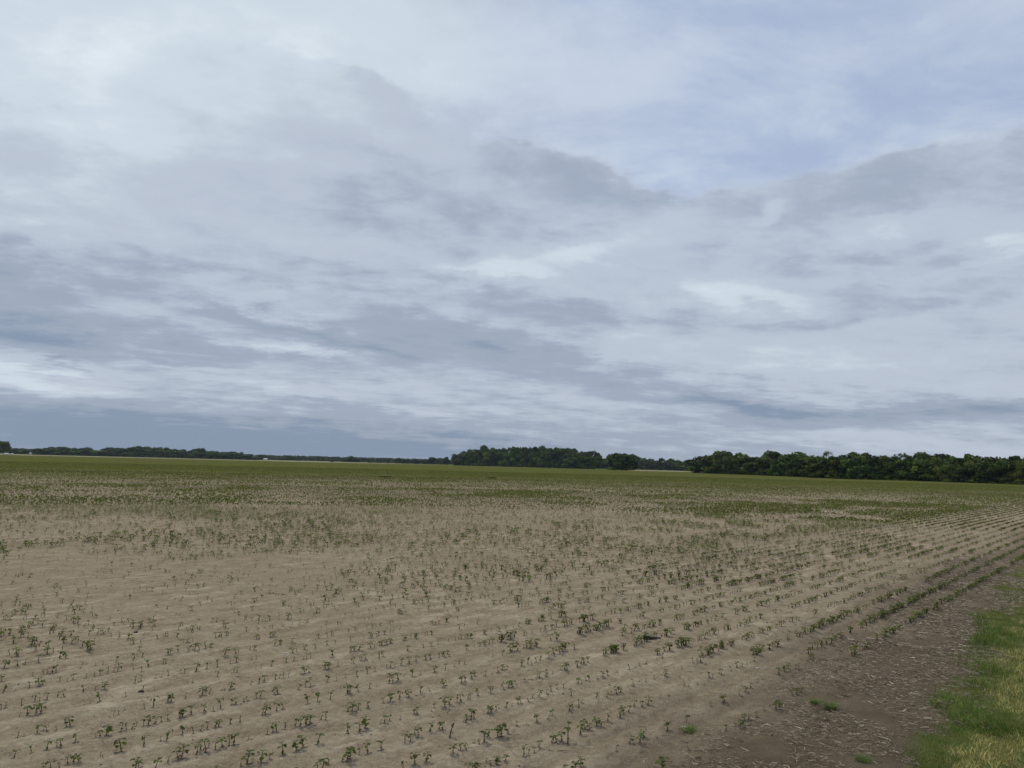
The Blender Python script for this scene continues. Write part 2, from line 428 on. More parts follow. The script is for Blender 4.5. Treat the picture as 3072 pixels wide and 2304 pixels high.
def tiny_tpl(kind, rng):
    parts = []; u = rng.uniform
    for k in range(4 if kind == 'g' else 3):
        a = u(0, 6.28); z = u(.35, .95); L = u(.34, .56); s_ = np.array([math.cos(a), math.sin(a), 0]) * L * .5
        f = np.array([-math.sin(a), math.cos(a), 0]) * u(-.2, .2)
        V = np.array([f + s_ + [0, 0, z - .1], f - s_ + [0, 0, z - .15], f * 2 + [0, 0, z + .12]])
        c = (GREENS if (kind == 'g' or k == 0) else WILT) * u(.8, 1.2); parts.append((V, np.array([(0, 1, 2)]), np.tile(c, (3, 1))))
    parts.append((np.array([(-.02, 0, 0), (.02, 0, 0), (0, 0, .7)]), np.array([(0, 1, 2)]), np.tile(STEMC, (3, 1))))
    return cat(parts)
SIM = {k: [simple_tpl(k, rng) for _ in range(8)] for k in 'gw'}
TIN = {k: [tiny_tpl(k, rng) for _ in range(8)] for k in 'gw'}

# seedlings read off the photograph one by one: (origin x, y), then x, y, height in crop pixels (3.655 to one photo pixel), kind
HAND = [
(0, 1850, """150,1555,90,n 345,1500,90,n 505,1470,105,l 625,1440,70,s 675,1425,100,l 830,1390,100,n 1045,1340,50,s 1100,1325,80,l 1165,1315,125,b 1325,1270,95,l 1380,1255,75,n 1445,1250,90,s 1490,1200,50,l 1575,1215,80,n 1620,1200,115,b 1700,1180,80,l 1760,1165,70,n 1840,1155,85,l 1970,1120,110,l 2000,1105,100,b 2100,1085,105,l
475,1640,45,l 550,1659,60,l 590,1580,40,s 650,1659,40,s 740,1630,90,l 810,1620,90,l 860,1620,100,b 1095,1550,60,s 1270,1510,20,s 1330,1490,145,b 1480,1659,90,b 1520,1650,85,b 1690,1659,90,l 1840,1630,90,s 1955,1580,110,l 1990,1570,140,b 2150,1530,110,n 1570,1440,120,n 1760,1390,60,s 1820,1380,130,n 2000,1320,110,n 2120,1295,90,s
190,1330,70,s 265,1310,25,s 405,1285,95,l 480,1250,60,s 510,1255,70,n 620,1250,55,s 770,1205,110,b 730,1210,60,l
215,1090,60,s 310,1075,110,l 395,1060,110,b 450,1055,110,b 1245,1105,75,n 1300,1090,60,s 1360,1010,25,s 1585,1020,65,n 1680,1000,120,n 1835,950,90,l 1880,950,95,b 2025,920,80,s
15,1020,70,s 60,1010,70,s 235,975,90,s 380,945,95,n 430,930,50,s 515,925,80,n 630,890,80,s 700,890,75,l 930,970,45,s 985,945,15,s 1095,925,100,n 920,845,90,s 1040,820,60,s 1145,805,85,b 1380,875,60,s 1555,835,90,s 1690,805,40,s
30,825,100,n 170,805,20,s 205,745,20,s 330,775,85,s 430,760,105,b 460,745,70,l 660,705,65,n 740,705,55,s 800,690,75,n 950,665,60,s 1035,655,55,n 1095,640,70,l 1185,620,85,n 1245,605,60,n 1290,600,90,b 1480,735,90,n 1545,715,75,n 1700,690,50,s 1770,680,50,s 1845,660,75,s 1980,635,50,n 2025,630,70,n 2050,735,40,s 2110,730,50,s 2145,610,100,l
15,715,80,b 45,565,95,b 190,545,80,l 275,525,65,s 420,505,85,l 360,660,55,s 480,640,60,n 515,630,60,n 575,625,85,l 615,620,85,l 585,480,30,s 600,440,45,l 655,465,90,l 720,460,85,b 890,435,30,s 905,520,35,l 880,570,20,s 1040,545,45,s 1130,530,50,s 1270,500,75,n 1465,475,80,n 1565,455,70,n 1610,445,80,n 1460,580,70,n 1630,550,90,l 1555,610,70,s 1790,510,70,n 1815,510,70,n"""),
(600, 1850, """65,1505,150,l 95,1440,60,n 10,1480,75,l 165,1475,110,n 240,1455,120,b 320,1430,130,s 365,1420,140,l 525,1375,60,s 445,1650,100,n 515,1625,150,b 575,1620,60,n 665,1605,140,b 760,1575,75,n 800,1490,45,s 910,1520,140,l 1055,1480,120,b 1130,1450,135,b 1285,1405,130,l 1290,1659,50,b 1340,1659,90,b 1410,1640,90,s 165,1659,25,l
5,1270,80,s 70,1245,95,n 160,1225,85,l 200,1215,80,b 335,1190,80,n 440,1165,90,s 735,1310,85,s 795,1290,85,n 840,1285,120,n 930,1255,90,s 1045,1220,95,n 1095,1215,100,l 1165,1200,120,l 1205,1190,120,b 1325,1145,70,s 1380,1140,110,n
55,1055,95,l 145,1050,65,s 225,1015,115,n 350,985,75,n 400,975,80,l 480,955,50,l 515,940,60,n 620,915,80,n 655,905,100,l 680,1090,85,n 710,1080,125,b 835,1045,105,n 910,1030,85,n 820,865,80,l 850,860,95,b 1185,965,115,n 1290,940,105,n 1430,915,100,n
25,875,100,b 60,830,60,l 100,860,70,s 245,825,45,s 265,820,40,s 330,810,90,b 560,760,60,s 640,740,90,n 700,725,85,l 825,705,75,n 870,690,60,n 910,690,75,n 970,670,60,n 1080,810,80,n 1155,780,75,n 1210,780,95,l 1255,775,30,s 1100,640,40,s 1150,635,95,b 1190,625,60,l 1370,585,95,b 1410,585,90,b 1400,725,90,l
70,580,80,n 195,560,90,n 195,660,80,n 335,525,40,l 395,510,80,b 375,630,70,n 405,620,80,n 565,485,50,s 615,475,60,s 610,580,40,s 670,570,50,s 780,545,80,n 760,440,80,l 950,510,80,n 1020,495,70,s 1065,480,20,s 1130,470,50,s 1165,465,75,n 1215,460,70,n 1300,440,70,n"""),
(800, 1850, """880,1600,150,b 915,1575,130,b 825,1605,90,s 1020,1520,90,n 1105,1515,110,l 1260,1475,110,l 1625,1640,140,b 1750,1600,120,b 1490,1655,60,n 2045,1510,110,b 2125,1470,90,l 2190,1470,80,n
895,1290,120,n 1025,1270,120,l 1080,1240,145,b 1245,1185,60,s 1285,1180,90,l 1345,1160,80,n 1460,1140,50,s 1515,1385,120,n 1575,1375,90,b 1620,1300,60,n 1660,1330,120,b 1785,1280,110,l 1885,1260,90,l 1925,1255,90,l 2005,1315,190,s
935,1055,120,b 890,1050,60,l 1005,1035,80,l 1110,1010,90,l 1280,960,75,n 1355,945,110,b 1450,915,110,n 1560,890,100,b 1645,1080,90,b 1620,1085,60,l 1835,1020,75,n 1955,1000,125,b 2000,975,90,l 2090,950,80,n 2130,945,110,l 2180,1170,90,l
890,855,125,l 910,855,110,l 1005,835,90,n 1130,800,80,s 1205,780,30,s 1340,740,110,l 1380,735,100,l 1440,715,110,l 1595,670,90,n 1625,675,30,s 1690,640,55,s 1685,850,110,n 1785,830,50,s 1945,780,85,b 2140,735,95,b 2180,720,80,n
775,555,70,s 955,525,80,n 1025,495,60,n 1090,490,80,l 1045,500,60,s 990,665,85,n 1100,630,90,n 1185,610,50,s 770,715,60,s 855,685,60,s 1230,465,80,n 1280,450,65,l 1320,585,60,n 1350,570,80,l 1405,565,60,n 1470,545,85,l 1570,525,90,l 1640,505,80,l 1750,485,75,l 1800,475,70,l 1890,455,65,n 1955,450,80,n 1840,615,80,b 1960,590,85,n 2060,560,50,s 2110,520,50,l 2160,535,60,n"""),
(1400, 1850, """60,1659,60,b 110,1659,55,b 225,1600,50,l 255,1640,60,l 325,1630,100,b 360,1590,60,l 430,1590,90,b 625,1540,135,n 685,1530,80,n 745,1500,90,s 790,1440,90,l 1190,1659,80,b 1240,1650,110,b 1080,1659,40,l
15,1450,50,s 85,1385,40,l 140,1400,60,b 190,1390,150,b 230,1340,100,l 340,1330,120,b 380,1325,160,b 455,1295,65,n 545,1210,60,l 520,1265,40,s 660,1200,40,s 770,1165,95,b 905,1135,40,l 940,1100,80,l 1130,1045,90,l 1165,1025,90,n 1230,1000,95,n 1265,960,50,n
935,1390,80,l 980,1390,90,b 1040,1370,120,b 1110,1390,210,n 1245,1290,120,l 1300,1250,120,b 1350,1250,90,b 1430,1210,110,b 1480,1210,90,b 1540,1160,90,l 1680,1120,80,l 1720,1080,100,b 1770,1060,90,l 1830,1000,80,l 1930,1000,80,l 1990,980,100,b 2120,900,40,l 1790,1400,90,b 1900,1390,120,b 1940,1340,100,b 2150,1659,120,b 1650,1490,60,s
45,1140,125,l 80,1130,100,n 5,1130,60,l 185,1085,60,s 235,1070,100,b 265,1060,90,b 320,1050,80,n 350,1010,55,n 430,1010,90,n 500,985,50,s 565,965,90,n 595,960,85,n 680,940,60,s 720,900,60,s 790,890,90,l 875,860,50,l 930,830,80,s 990,800,60,l 1060,790,70,n 1150,860,100,s
1420,900,60,l 1440,880,50,l 1540,890,70,l 1590,860,50,n 1640,850,90,b 1690,835,70,b 1825,765,85,n 1900,715,40,s 1965,720,50,s 2060,690,60,s 2170,650,80,b
15,920,80,n 40,905,70,n 125,880,100,n 265,840,85,b 405,800,80,l 460,780,90,b 500,775,80,b 540,750,60,n 645,725,55,n 715,700,45,s 760,690,40,s 800,670,80,b 875,655,75,b 940,635,45,s 1030,595,60,l 1070,590,95,b 1100,590,80,b 1210,555,90,l 1250,525,80,l 1290,520,80,l 1330,510,80,n
1220,740,80,l 1265,735,40,s 1340,715,80,n 1300,680,40,s 1430,685,40,s 1500,665,80,l 1545,650,75,n 1650,620,50,s 1785,580,80,s 1845,555,30,s 1900,540,50,s 1970,520,50,s 2090,470,40,s 2150,450,70,n
50,690,90,l 90,660,70,b 205,660,75,s 280,635,35,s 345,615,80,l 390,590,70,b 440,585,55,n 605,540,80,b 670,525,85,n 710,520,50,s 765,500,70,n 800,480,75,n 905,455,90,b 940,440,75,b"""),
(2000, 1850, """20,880,35,l 190,770,40,l 235,775,40,s 340,755,40,s 470,680,75,l 505,680,60,n 165,580,60,s 285,510,60,n 330,515,50,n 370,500,95,b 490,450,60,n 515,440,50,n 575,640,60,n 600,640,70,l 710,590,60,n 770,560,70,l 830,555,50,n 880,520,45,s 920,510,40,s 965,490,60,l
620,950,100,b 640,940,80,l 485,990,50,n 215,1160,90,n 240,1490,60,l 10,1250,110,b 470,1380,40,s 650,1260,70,l 590,1290,30,l 800,1220,100,b 760,1215,50,l 860,1150,80,b 900,1140,70,l 990,1110,60,l 800,870,60,l 870,830,70,b 920,790,70,l 1000,730,50,n 1200,1020,100,b 1240,1000,90,b 1230,640,90,b 1290,600,80,b 1340,570,70,b 1410,570,60,l 1450,550,60,s 1380,870,60,b 1430,860,80,b 1480,840,70,b
1580,470,60,b 1610,450,50,b 1650,430,45,l 1630,730,30,s 1710,700,30,l 1860,610,50,b 1900,590,50,l 1980,560,60,n"""),
]
HK = 3.655; hand = []
for ox, oy, txt in HAND:
    for w in txt.split():
        a = w.split(','); px = ox + float(a[0]) / HK; py = oy + float(a[1]) / HK
        if py < 1972: continue
        if any(abs(px - q[0]) < 3 and abs(py - q[1]) < 3 for q in hand): continue
        cut = 14 if float(a[1]) > 1652 else 0
        hand.append((px, py + cut, float(a[2]) / HK + cut, a[3]))
pl = []
for px, py, hp, k in hand:
    x, y = at(px, py); dist = math.sqrt(x * x + y * y + H * H)
    hm = max(.03, hp * dist / F / .97) * (.95 if k == 's' else .84)
    pl.append(dict(x=x, y=y, h=min(hm, .2), k=k, ap=hp * (1.3 if k in 'bl' else 1), px=px, py=py, row=round((sco(x, y) - S0) / DS)))
pl.sort(key=lambda p: -p['ap']); NIND = 300
ORD = ['first', 'second', 'third', 'fourth', 'fifth', 'sixth', 'seventh', 'eighth', 'ninth', 'tenth', 'eleventh', 'twelfth', 'thirteenth', 'fourteenth', 'fifteenth',
       'sixteenth', 'seventeenth', 'eighteenth', 'nineteenth', 'twentieth']
def ordinal(n):
    if n < 20: return ORD[n]
    n = min(n, 97); t, o = divmod(n + 1, 10); tens = {2: 'twent', 3: 'thirt', 4: 'fort', 5: 'fift', 6: 'sixt', 7: 'sevent', 8: 'eight', 9: 'ninet'}[t]
    return tens + 'ieth' if o == 0 else tens + 'y ' + ORD[o - 1]
byrow = {}
for p in pl: byrow.setdefault(p['row'], []).append(p)
for r_, L in byrow.items():
    L.sort(key=lambda p: p['px'])
    for i_, p in enumerate(L): p['ord'] = i_
LOOK = {'b': 'bushy dark green', 'l': 'broad leaved green', 'n': 'thin stemmed green', 's': 'small withered brown'}
prn = random.Random(21); rest = []
for idx, p in enumerate(pl):
    z = float(ground_z(p['x'], p['y'])); v = prn.randrange(len(PROTO[p['k']])); rz = prn.uniform(0, 6.28)
    if idx >= NIND: rest.append((p, z, v, rz)); continue
    root = empty('crop_seedling', (p['x'], p['y'], z), rz, (p['h'] * 1.12, p['h'] * 1.12, p['h']))
    size = 'tall ' if p['h'] > .15 else ('low ' if p['h'] < .085 and p['k'] != 's' else '')
    tag(root, f"{size}{LOOK[p['k']]} seedling, {ordinal(p['ord'])} from left, {ordinal(max(0, p['row']))} row from the straw", 'seedling', 'crop seedlings in the near planted rows')
    ms, ml = MESHD[p['k']][v]
    a = bpy.data.objects.new('stem', ms); COL.objects.link(a); a.parent = root
    for q in ml:
        a = bpy.data.objects.new('leaf', q); COL.objects.link(a); a.parent = root

# ---- all further seedlings
# headland rows
X = []; Y = []
for k in range(0, 15):
    s = S0 + DS * k; n = 3000
    t = np.cumsum(RS.exponential(.046, n)) - 14; t = t[t < 110]
    jit = RS.normal(0, .016, len(t)); clump = fbm(t * 2.2 + k * 31, np.full(len(t), k * 3.3), 2)
    keep = clump > .28
    t = t[keep]; jit = jit[keep]; X.append(t * RU[0] + (s + jit) * RN[0]); Y.append(t * RU[1] + (s + jit) * RN[1])
X = np.concatenate(X); Y = np.concatenate(Y)
# main field
def disc(n, r0, r1, amax=44):
    r = np.sqrt(RS.uniform(r0 * r0, r1 * r1, n)); a = np.radians(90 - RS.uniform(-amax, amax, n)); return r * np.cos(a), r * np.sin(a)
for r0, r1, dens in ((8, 60, 48.0), (60, 105, 18.0), (105, 200, 6.0)):
    area = math.pi * (r1**2 - r0**2) * 88 / 360; n = int(area * dens); x, y = disc(n, r0, r1)
    if r0 < 60:            # pull towards rows crossing the headland
        c = tco(x, y); m = c / DS; c2 = (np.round(m) + RS.normal(0, .18, len(m))) * DS; d = (c2 - c) * (RS.rand(len(m)) < .75); x = x + d * RU[0]; y = y + d * RU[1]
    k = sco(x, y) > 8.2; X = np.concatenate([X, x[k]]); Y = np.concatenate([Y, y[k]])
D, G, PX, PY = density(X, Y)
ang = np.degrees(np.arctan2(X, Y)); rad = np.hypot(X, Y)
handzone = (PY > 1972) & (PY < 2340) & (PX > -20) & (PX < 2590) & (sco(X, Y) > 2.45)
keep = (np.abs(ang) < 46) & (Y > 2) & (rad > 3) & (RS.rand(len(X)) < D * np.where(rad > 60, .62, .72)) & ~handzone
X, Y, G, rad = X[keep], Y[keep], G[keep], rad[keep]
Z = ground_z(X, Y); n = len(X)
green = RS.rand(n) < (.28 + .62 * G)
sc = np.where(green, RS.uniform(.085, .145, n), RS.uniform(.07, .115, n)) * (1 + .25 * G)
sc = np.where(rad > 60, sc * 1.2, sc)
sc = np.where((sco(X, Y) < 8.1), sc * .78, sc)
sc = np.where((rad < 18) & (PX[keep] < 1500), sc * .78, sc)
sc = np.where(rad < 34, sc * .92, sc)
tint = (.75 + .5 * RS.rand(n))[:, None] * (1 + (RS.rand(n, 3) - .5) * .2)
tint = tint * (1 + sstep(14, 50, rad)[:, None] * np.array([1.0, .80, 1.9]))  # far seedlings tinted lighter and more olive, colour offsetting their self-shadowing
rot = RS.uniform(0, 6.28, n); tilt = RS.normal(0, .12, (n, 2)); pos = np.stack([X, Y, Z], 1)
parts = []
for p, z, v, rz in rest:
    tv, tt, tc = MERG[p['k']][v]
    parts.append(scatter(tv, tt, tc, np.array([[p['x'], p['y'], z]]), np.array([rz]), np.array([p['h']])))
near = rad < 15
for kind, sel in (('l', green), ('n', ~green)):
    pool = MERG['l'] + MERG['b'] if kind == 'l' else MERG['n'] + MERG['s']
    w = RS.randint(0, len(pool), n)
    for i_, (tv, tt, tc) in enumerate(pool):
        m = sel & near & (w == i_)
        if m.any(): parts.append(scatter(tv, tt, tc, pos[m], rot[m], sc[m], tint[m], tilt[m], np.full(m.sum(), .82)))
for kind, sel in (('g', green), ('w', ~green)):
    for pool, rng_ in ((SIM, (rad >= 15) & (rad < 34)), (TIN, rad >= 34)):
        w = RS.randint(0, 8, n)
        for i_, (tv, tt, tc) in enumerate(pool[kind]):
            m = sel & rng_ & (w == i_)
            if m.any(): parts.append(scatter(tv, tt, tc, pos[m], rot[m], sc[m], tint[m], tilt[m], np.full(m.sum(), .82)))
V, T, C = cat(parts)
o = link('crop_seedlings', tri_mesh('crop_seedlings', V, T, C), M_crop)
tag(o, 'countless small green and withered seedlings covering the field beyond the nearest plants', 'crop', kind='stuff')
print('seedlings', n, 'tris', len(T))

# ------------------------------------------------------------------ straw, grass, clods
def strip_tpl(L, w, bend, rng):
    """a bent piece of dead stalk: 3-sided prism along x"""
    pts = [(-L / 2, 0, 0), (-L / 6, bend * L, .004), (L / 6, bend * L * 1.2, .006), (L / 2, 0, rng.uniform(0, .012))]
    return tube(pts, [w, w * .95, w * .8, w * .5], 3, False)
tp = [strip_tpl(1.0, .040, rng.uniform(-.12, .12), rng) for _ in range(6)]
n = 420000; t = RS.uniform(-4, 26, n); s = RS.uniform(.9, 4.6, n)
x = t * RU[0] + s * RN[0]; y = t * RU[1] + s * RN[1]
sp = s - edge(y)
w = sstep(-.5, .1, sp) * (.20 + 1.4 * sstep(1.25, .75, sp - .02 * (t - 3)) ) * np.where(sp > 1.25, .22, 1)
w = w * sstep(2.5, 1.6, sp) * sstep(.32, .6, fbm(x * 2.3, y * 2.3, 3)); w = np.where((sp < 1.1) & (y < 6.3), w * 1.8, w)
k = (RS.rand(n) < w) & (y > 2.5) & (np.hypot(x, y) < 22); x, y = x[k], y[k]; n = len(x)
sz = RS.gamma(1.8, .0095, n) + .009; sz = np.where(np.hypot(x, y) > 10, sz * 1.3, sz)
cols = np.array([(.50, .42, .315), (.34, .275, .195), (.20, .155, .105), (.075, .058, .040), (.84, .75, .60)])[RS.choice(5, n, p=[.17, .29, .30, .20, .04])]
parts = []; pos = np.stack([x, y, ground_z(x, y) + .004 + RS.rand(n) * .008], 1); rot = RS.uniform(0, 6.28, n); ti = RS.normal(0, .0, (n, 2)); wi = RS.randint(0, 6, n)
for i_, (tv, tt) in enumerate(tp):
    m = wi == i_; parts.append(scatter(tv, tt, np.ones((len(tv), 3)), pos[m], rot[m], sz[m], cols[m], squash=np.full(m.sum(), 1.0)))
V, T, C = cat(parts); o = link('straw', tri_mesh('straw', V, T, C), M_straw)
tag(o, 'loose tan and brown straw residue lying between the crop rows and the grass verge', 'straw', kind='stuff')
print('straw', n)

def blade_tpl(rng, lean):
    V = []; T = []
    for i in range(4):
        t = i / 3; w = .032 * (1 - t * .85); x = lean * t * t; z = t * (1 - .35 * lean * t)
        V += [(x, -w, z), (x, w, z)]
    T = []
    for i in range(3):
        a = i * 2; T += [(a, a + 1, a + 3), (a, a + 3, a + 2)]
    return np.array(V), np.array(T)
bt = [blade_tpl(rng, l) for l in (.15, .35, .6, .9, 1.2)]
def grass_patch(x, y, hh, col, wid=None):
    n = len(x); rot = RS.uniform(0, 6.28, n); wi = RS.randint(0, 5, n); parts = []
    # comb neighbouring blades alike
    rot = fbm(x * 4, y * 4, 2) * 14 + RS.normal(0, .9, n)
    pos = np.stack([x, y, ground_z(x, y) - .004], 1); tilt = RS.normal(0, .25, (n, 2))
    for i_, (tv, tt) in enumerate(bt):
        m = wi == i_; parts.append(scatter(tv, tt, np.ones((len(tv), 3)), pos[m], rot[m], hh[m], col[m], tilt[m]))
    return cat(parts)
def grass_field(n, t0, t1, s0, s1):
    t = t0 + (t1 - t0) * RS.rand(n)**1.6; s = RS.uniform(s0, s1, n); x = t * RU[0] + s * RN[0]; y = t * RU[1] + s * RN[1]
    n1 = fbm(x * .8, y * .8, 4) - .5; n2 = fbm(x * 3.1, y * 3.1, 4) - .5
    sp = s - edge(y) + n1 * .9 + n2 * .35
    px, py = topix(x, y)
    k = (y > 2.6) & (px < 3600) & (RS.rand(n) < sstep(.16, -.12, sp) * (.45 + .75 * fbm(x * 6, y * 6, 2))); x, y, sp, s = x[k], y[k], sp[k], s[k]
    r = np.hypot(x, y)
    dry = sstep(-.20, -.46, sp + (fbm(x * 1.7 + 9, y * 1.7, 3) - .5) * .5); isd = RS.rand(len(x)) < dry * .88
    g = np.array([(.110, .180, .026), (.145, .225, .038), (.085, .135, .022), (.25, .26, .08)])[RS.randint(0, 4, len(x))]
    d = np.array([(.86, .74, .27), (.72, .60, .21), (.46, .48, .11), (.90, .82, .46), (.30, .21, .10)])[RS.choice(5, len(x), p=[.25, .25, .22, .1, .18])]
    col = np.where(isd[:, None], d, g) * (.8 + .4 * RS.rand(len(x)))[:, None]
    tall = 1 + 1.0 * sstep(.5, .66, fbm(x * 1.3 + 30, y * 1.3, 2)) * (~isd)
    hh = np.where(isd, RS.uniform(.02, .05, len(x)), RS.uniform(.022, .055, len(x)) * tall)
    return grass_patch(x, y, hh * np.where(r > 10, 1.25, 1), col), len(x)
(a1, c1), (a2, c2) = grass_field(210000, 3.0, 11, -1.2, 2.6), grass_field(60000, 11, 32, 0.2, 3.4)
# sparse grass seedlings spreading into the straw and along the first rows
n = 5200; t = RS.uniform(2, 12, n); s = RS.uniform(1.5, 3.9, n); x = t * RU[0] + s * RN[0]; y = t * RU[1] + s * RN[1]
k = (fbm(x * 2.1 + 60, y * 2.1, 3) > .60) & (y > 3); x, y = x[k], y[k]
g = np.array([(.07, .105, .030), (.09, .12, .04), (.13, .125, .06)])[RS.randint(0, 3, len(x))]
a3 = grass_patch(x, y, RS.uniform(.02, .055, len(x)), g)
V, T, C = cat([a1, a2, a3]); o = link('grass', tri_mesh('grass', V, T, C), M_grass)
tag(o, 'green and straw yellow grass verge at the lower right corner with stray blades in the straw', 'grass', kind='stuff')
print('grass', c1, c2)

def clod_tpl(rng):
    bm = [(1, 0, 0), (-1, 0, 0), (0, 1, 0), (0, -1, 0), (0, 0, .8), (0, 0, -.6)]
    V = np.array(bm, float) * np.array([rng.uniform(.6, 1.1), rng.uniform(.5, 1), rng.uniform(.5, .9)])
    T = np.array([(0, 2, 4), (2, 1, 4), (1, 3, 4), (3, 0, 4), (2, 0, 5), (1, 2, 5), (3, 1, 5), (0, 3, 5)]); return V, T
ct = [clod_tpl(rng) for _ in range(5)]
n = 30000; x, y = disc(n, 3.6, 22, 42); s = sco(x, y); k = (s > 2) & (RS.rand(n) < .35 + .65 * sstep(4, 2.6, s)); x, y = x[k], y[k]
cx = []; cy = []                       # the crumbling crack across the bare patch
for (p, q) in (((400, 1752), (620, 1727)), ((620, 1727), (690, 1733)), ((690, 1733), (770, 1757)), ((770, 1757), (790, 1775)), ((790, 1775), (860, 1785))):
    for i_ in range(16):
        f_ = (i_ + rng.random()) / 16
        if rng.random() < .35: continue
        gx, gy = at(p[0] + (q[0] - p[0]) * f_, p[1] + (q[1] - p[1]) * f_ + rng.uniform(-1, 1)); cx.append(gx); cy.append(gy)
bx = np.repeat([p['x'] for p in pl], 5) + RS.normal(0, .011, 5 * len(pl)); by = np.repeat([p['y'] for p in pl], 5) + RS.normal(0, .009, 5 * len(pl))  # extra crumbs added round each stem to darken it like contact shade
x = np.concatenate([x, bx]); y = np.concatenate([y, by])
nx = len(x); x = np.concatenate([x, cx]); y = np.concatenate([y, cy]); n = len(x)
sz = RS.gamma(2, .0022, n) + .002; sz[nx - len(bx):nx] = RS.uniform(.004, .010, len(bx)); sz[nx:] = RS.uniform(.008, .02, n - nx)
col = np.array([.21, .17, .13]) * (.6 + .9 * RS.rand(n))[:, None]; col[nx:] = np.array([.05, .04, .032])
pos = np.stack([x, y, ground_z(x, y) + .001], 1); rot = RS.uniform(0, 6.28, n); wi = RS.randint(0, 5, n); parts = []
for i_, (tv, tt) in enumerate(ct):
    m = wi == i_; parts.append(scatter(tv, tt, np.ones((len(tv), 3)), pos[m], rot[m], sz[m], col[m]))
V, T, C = cat(parts); o = link('soil_and_shade_crumbs', tri_mesh('soil_and_shade_crumbs', V, T, C), M_clod)
tag(o, 'small dark crumbs of soil scattered over the bare ground, some added as contact shade', 'soil', kind='stuff')

# ------------------------------------------------------------------ single things lying in the field
def pipe():
    x, y = at(1934, 1918); z = float(ground_z(x, y)); root = empty('plastic_pipe', (x, y, z + .016), R(8))
    m, b = new_mat('black_plastic'); b.inputs['Base Color'].default_value = (.022, .022, .026, 1); b.inputs['Roughness'].default_value = .42
    m2, b2 = new_mat('worn_rim'); b2.inputs['Base Color'].default_value = (.10, .10, .11, 1); b2.inputs['Roughness'].default_value = .6
    def hollow(x0, x1, r0, r1, ri, seg=24, n=8):
        V = []; T = []
        for i in range(n + 1):
            f_ = i / n; ro = r0 + (r1 - r0) * f_; sq = 1 - .35 * f_; zz = -.006 * f_ + .003 * math.sin(f_ * 9)
            for k in range(seg):
                a = 2 * math.pi * k / seg; V.append((x0 + (x1 - x0) * f_, math.cos(a) * ro * (1 + .15 * f_), math.sin(a) * ro * sq + zz))
        for i in range(n + 1):
            f_ = i / n; ro = (r0 + (r1 - r0) * f_) * ri; sq = 1 - .35 * f_; zz = -.006 * f_ + .003 * math.sin(f_ * 9)
            for k in range(seg):
                a = 2 * math.pi * k / seg; V.append((x0 + (x1 - x0) * f_, math.cos(a) * ro * (1 + .15 * f_), math.sin(a) * ro * sq + zz))
        o2 = (n + 1) * seg
        for i in range(n):
            for k in range(seg):
                a = i * seg + k; b_ = i * seg + (k + 1) % seg; T.append((a, b_, b_ + seg, a + seg)); T.append((o2 + a, o2 + a + seg, o2 + b_ + seg, o2 + b_))
        for k in range(seg):
            a = k; b_ = (k + 1) % seg; T.append((a, o2 + a, o2 + b_, b_)); a += n * seg; b_ += n * seg; T.append((a, b_, o2 + b_, o2 + a))
        return np.array(V), np.array(T)
    V, T = hollow(0, .185, .030, .021, .86); link('tube', tri_mesh('tube', V, T, smooth=True), m, root)
    V, T = hollow(-.006, .004, .0325, .0325, .80, n=2); link('rim', tri_mesh('rim', V, T), m2, root)
    tag(root, 'short black plastic pipe with an open end lying between two crop rows', 'pipe')
pipe()
def blob(name, px, py, r, col, label, cat_, flat=.5, seed=1):
    g = random.Random(seed); x, y = at(px, py); V = []; T = []; nu, nv = 9, 5
    for i in range(nv + 1):
        ph = math.pi * i / nv
        for k in range(nu):
            a = 2 * math.pi * k / nu; rr_ = r * g.uniform(.7, 1.15); V.append((math.cos(a) * math.sin(ph) * rr_ * 1.4, math.sin(a) * math.sin(ph) * rr_, math.cos(ph) * rr_ * flat))
    for i in range(nv):
        for k in range(nu): a = i * nu + k; b_ = i * nu + (k + 1) % nu; T.append((a, b_, b_ + nu, a + nu))
    o = link(name, tri_mesh(name, np.array(V), np.array(T)), mat_plain(name + '_surface', col, .9, 30, .4)); o.location = (x, y, float(ground_z(x, y)) + r * flat * .5)
    tag(o, label, cat_); return o
blob('stone', 858, 1961, .016, (.55, .52, .47), 'pale stone lying among the seedlings left of centre', 'stone', .5, 3)
blob('stone', 2274, 2001, .022, (.50, .45, .38), 'pale flat stone in the furrow of the dark straw strewn soil', 'stone', .35, 4)
blob('paper_scrap', 2975, 1518, .09, (.80, .80, .78), 'white scrap of litter in the green crop near the right edge', 'litter', .55, 5)
blob('soil_clod', 424, 2076, .020, (.07, .055, .04), 'dark brown clump of soil among withered seedlings at the lower left', 'clod', .5, 6)
blob('soil_clod', 408, 1899, .018, (.06, .05, .045), 'dark round clod beneath a leafy seedling at the left', 'clod', .7, 8)
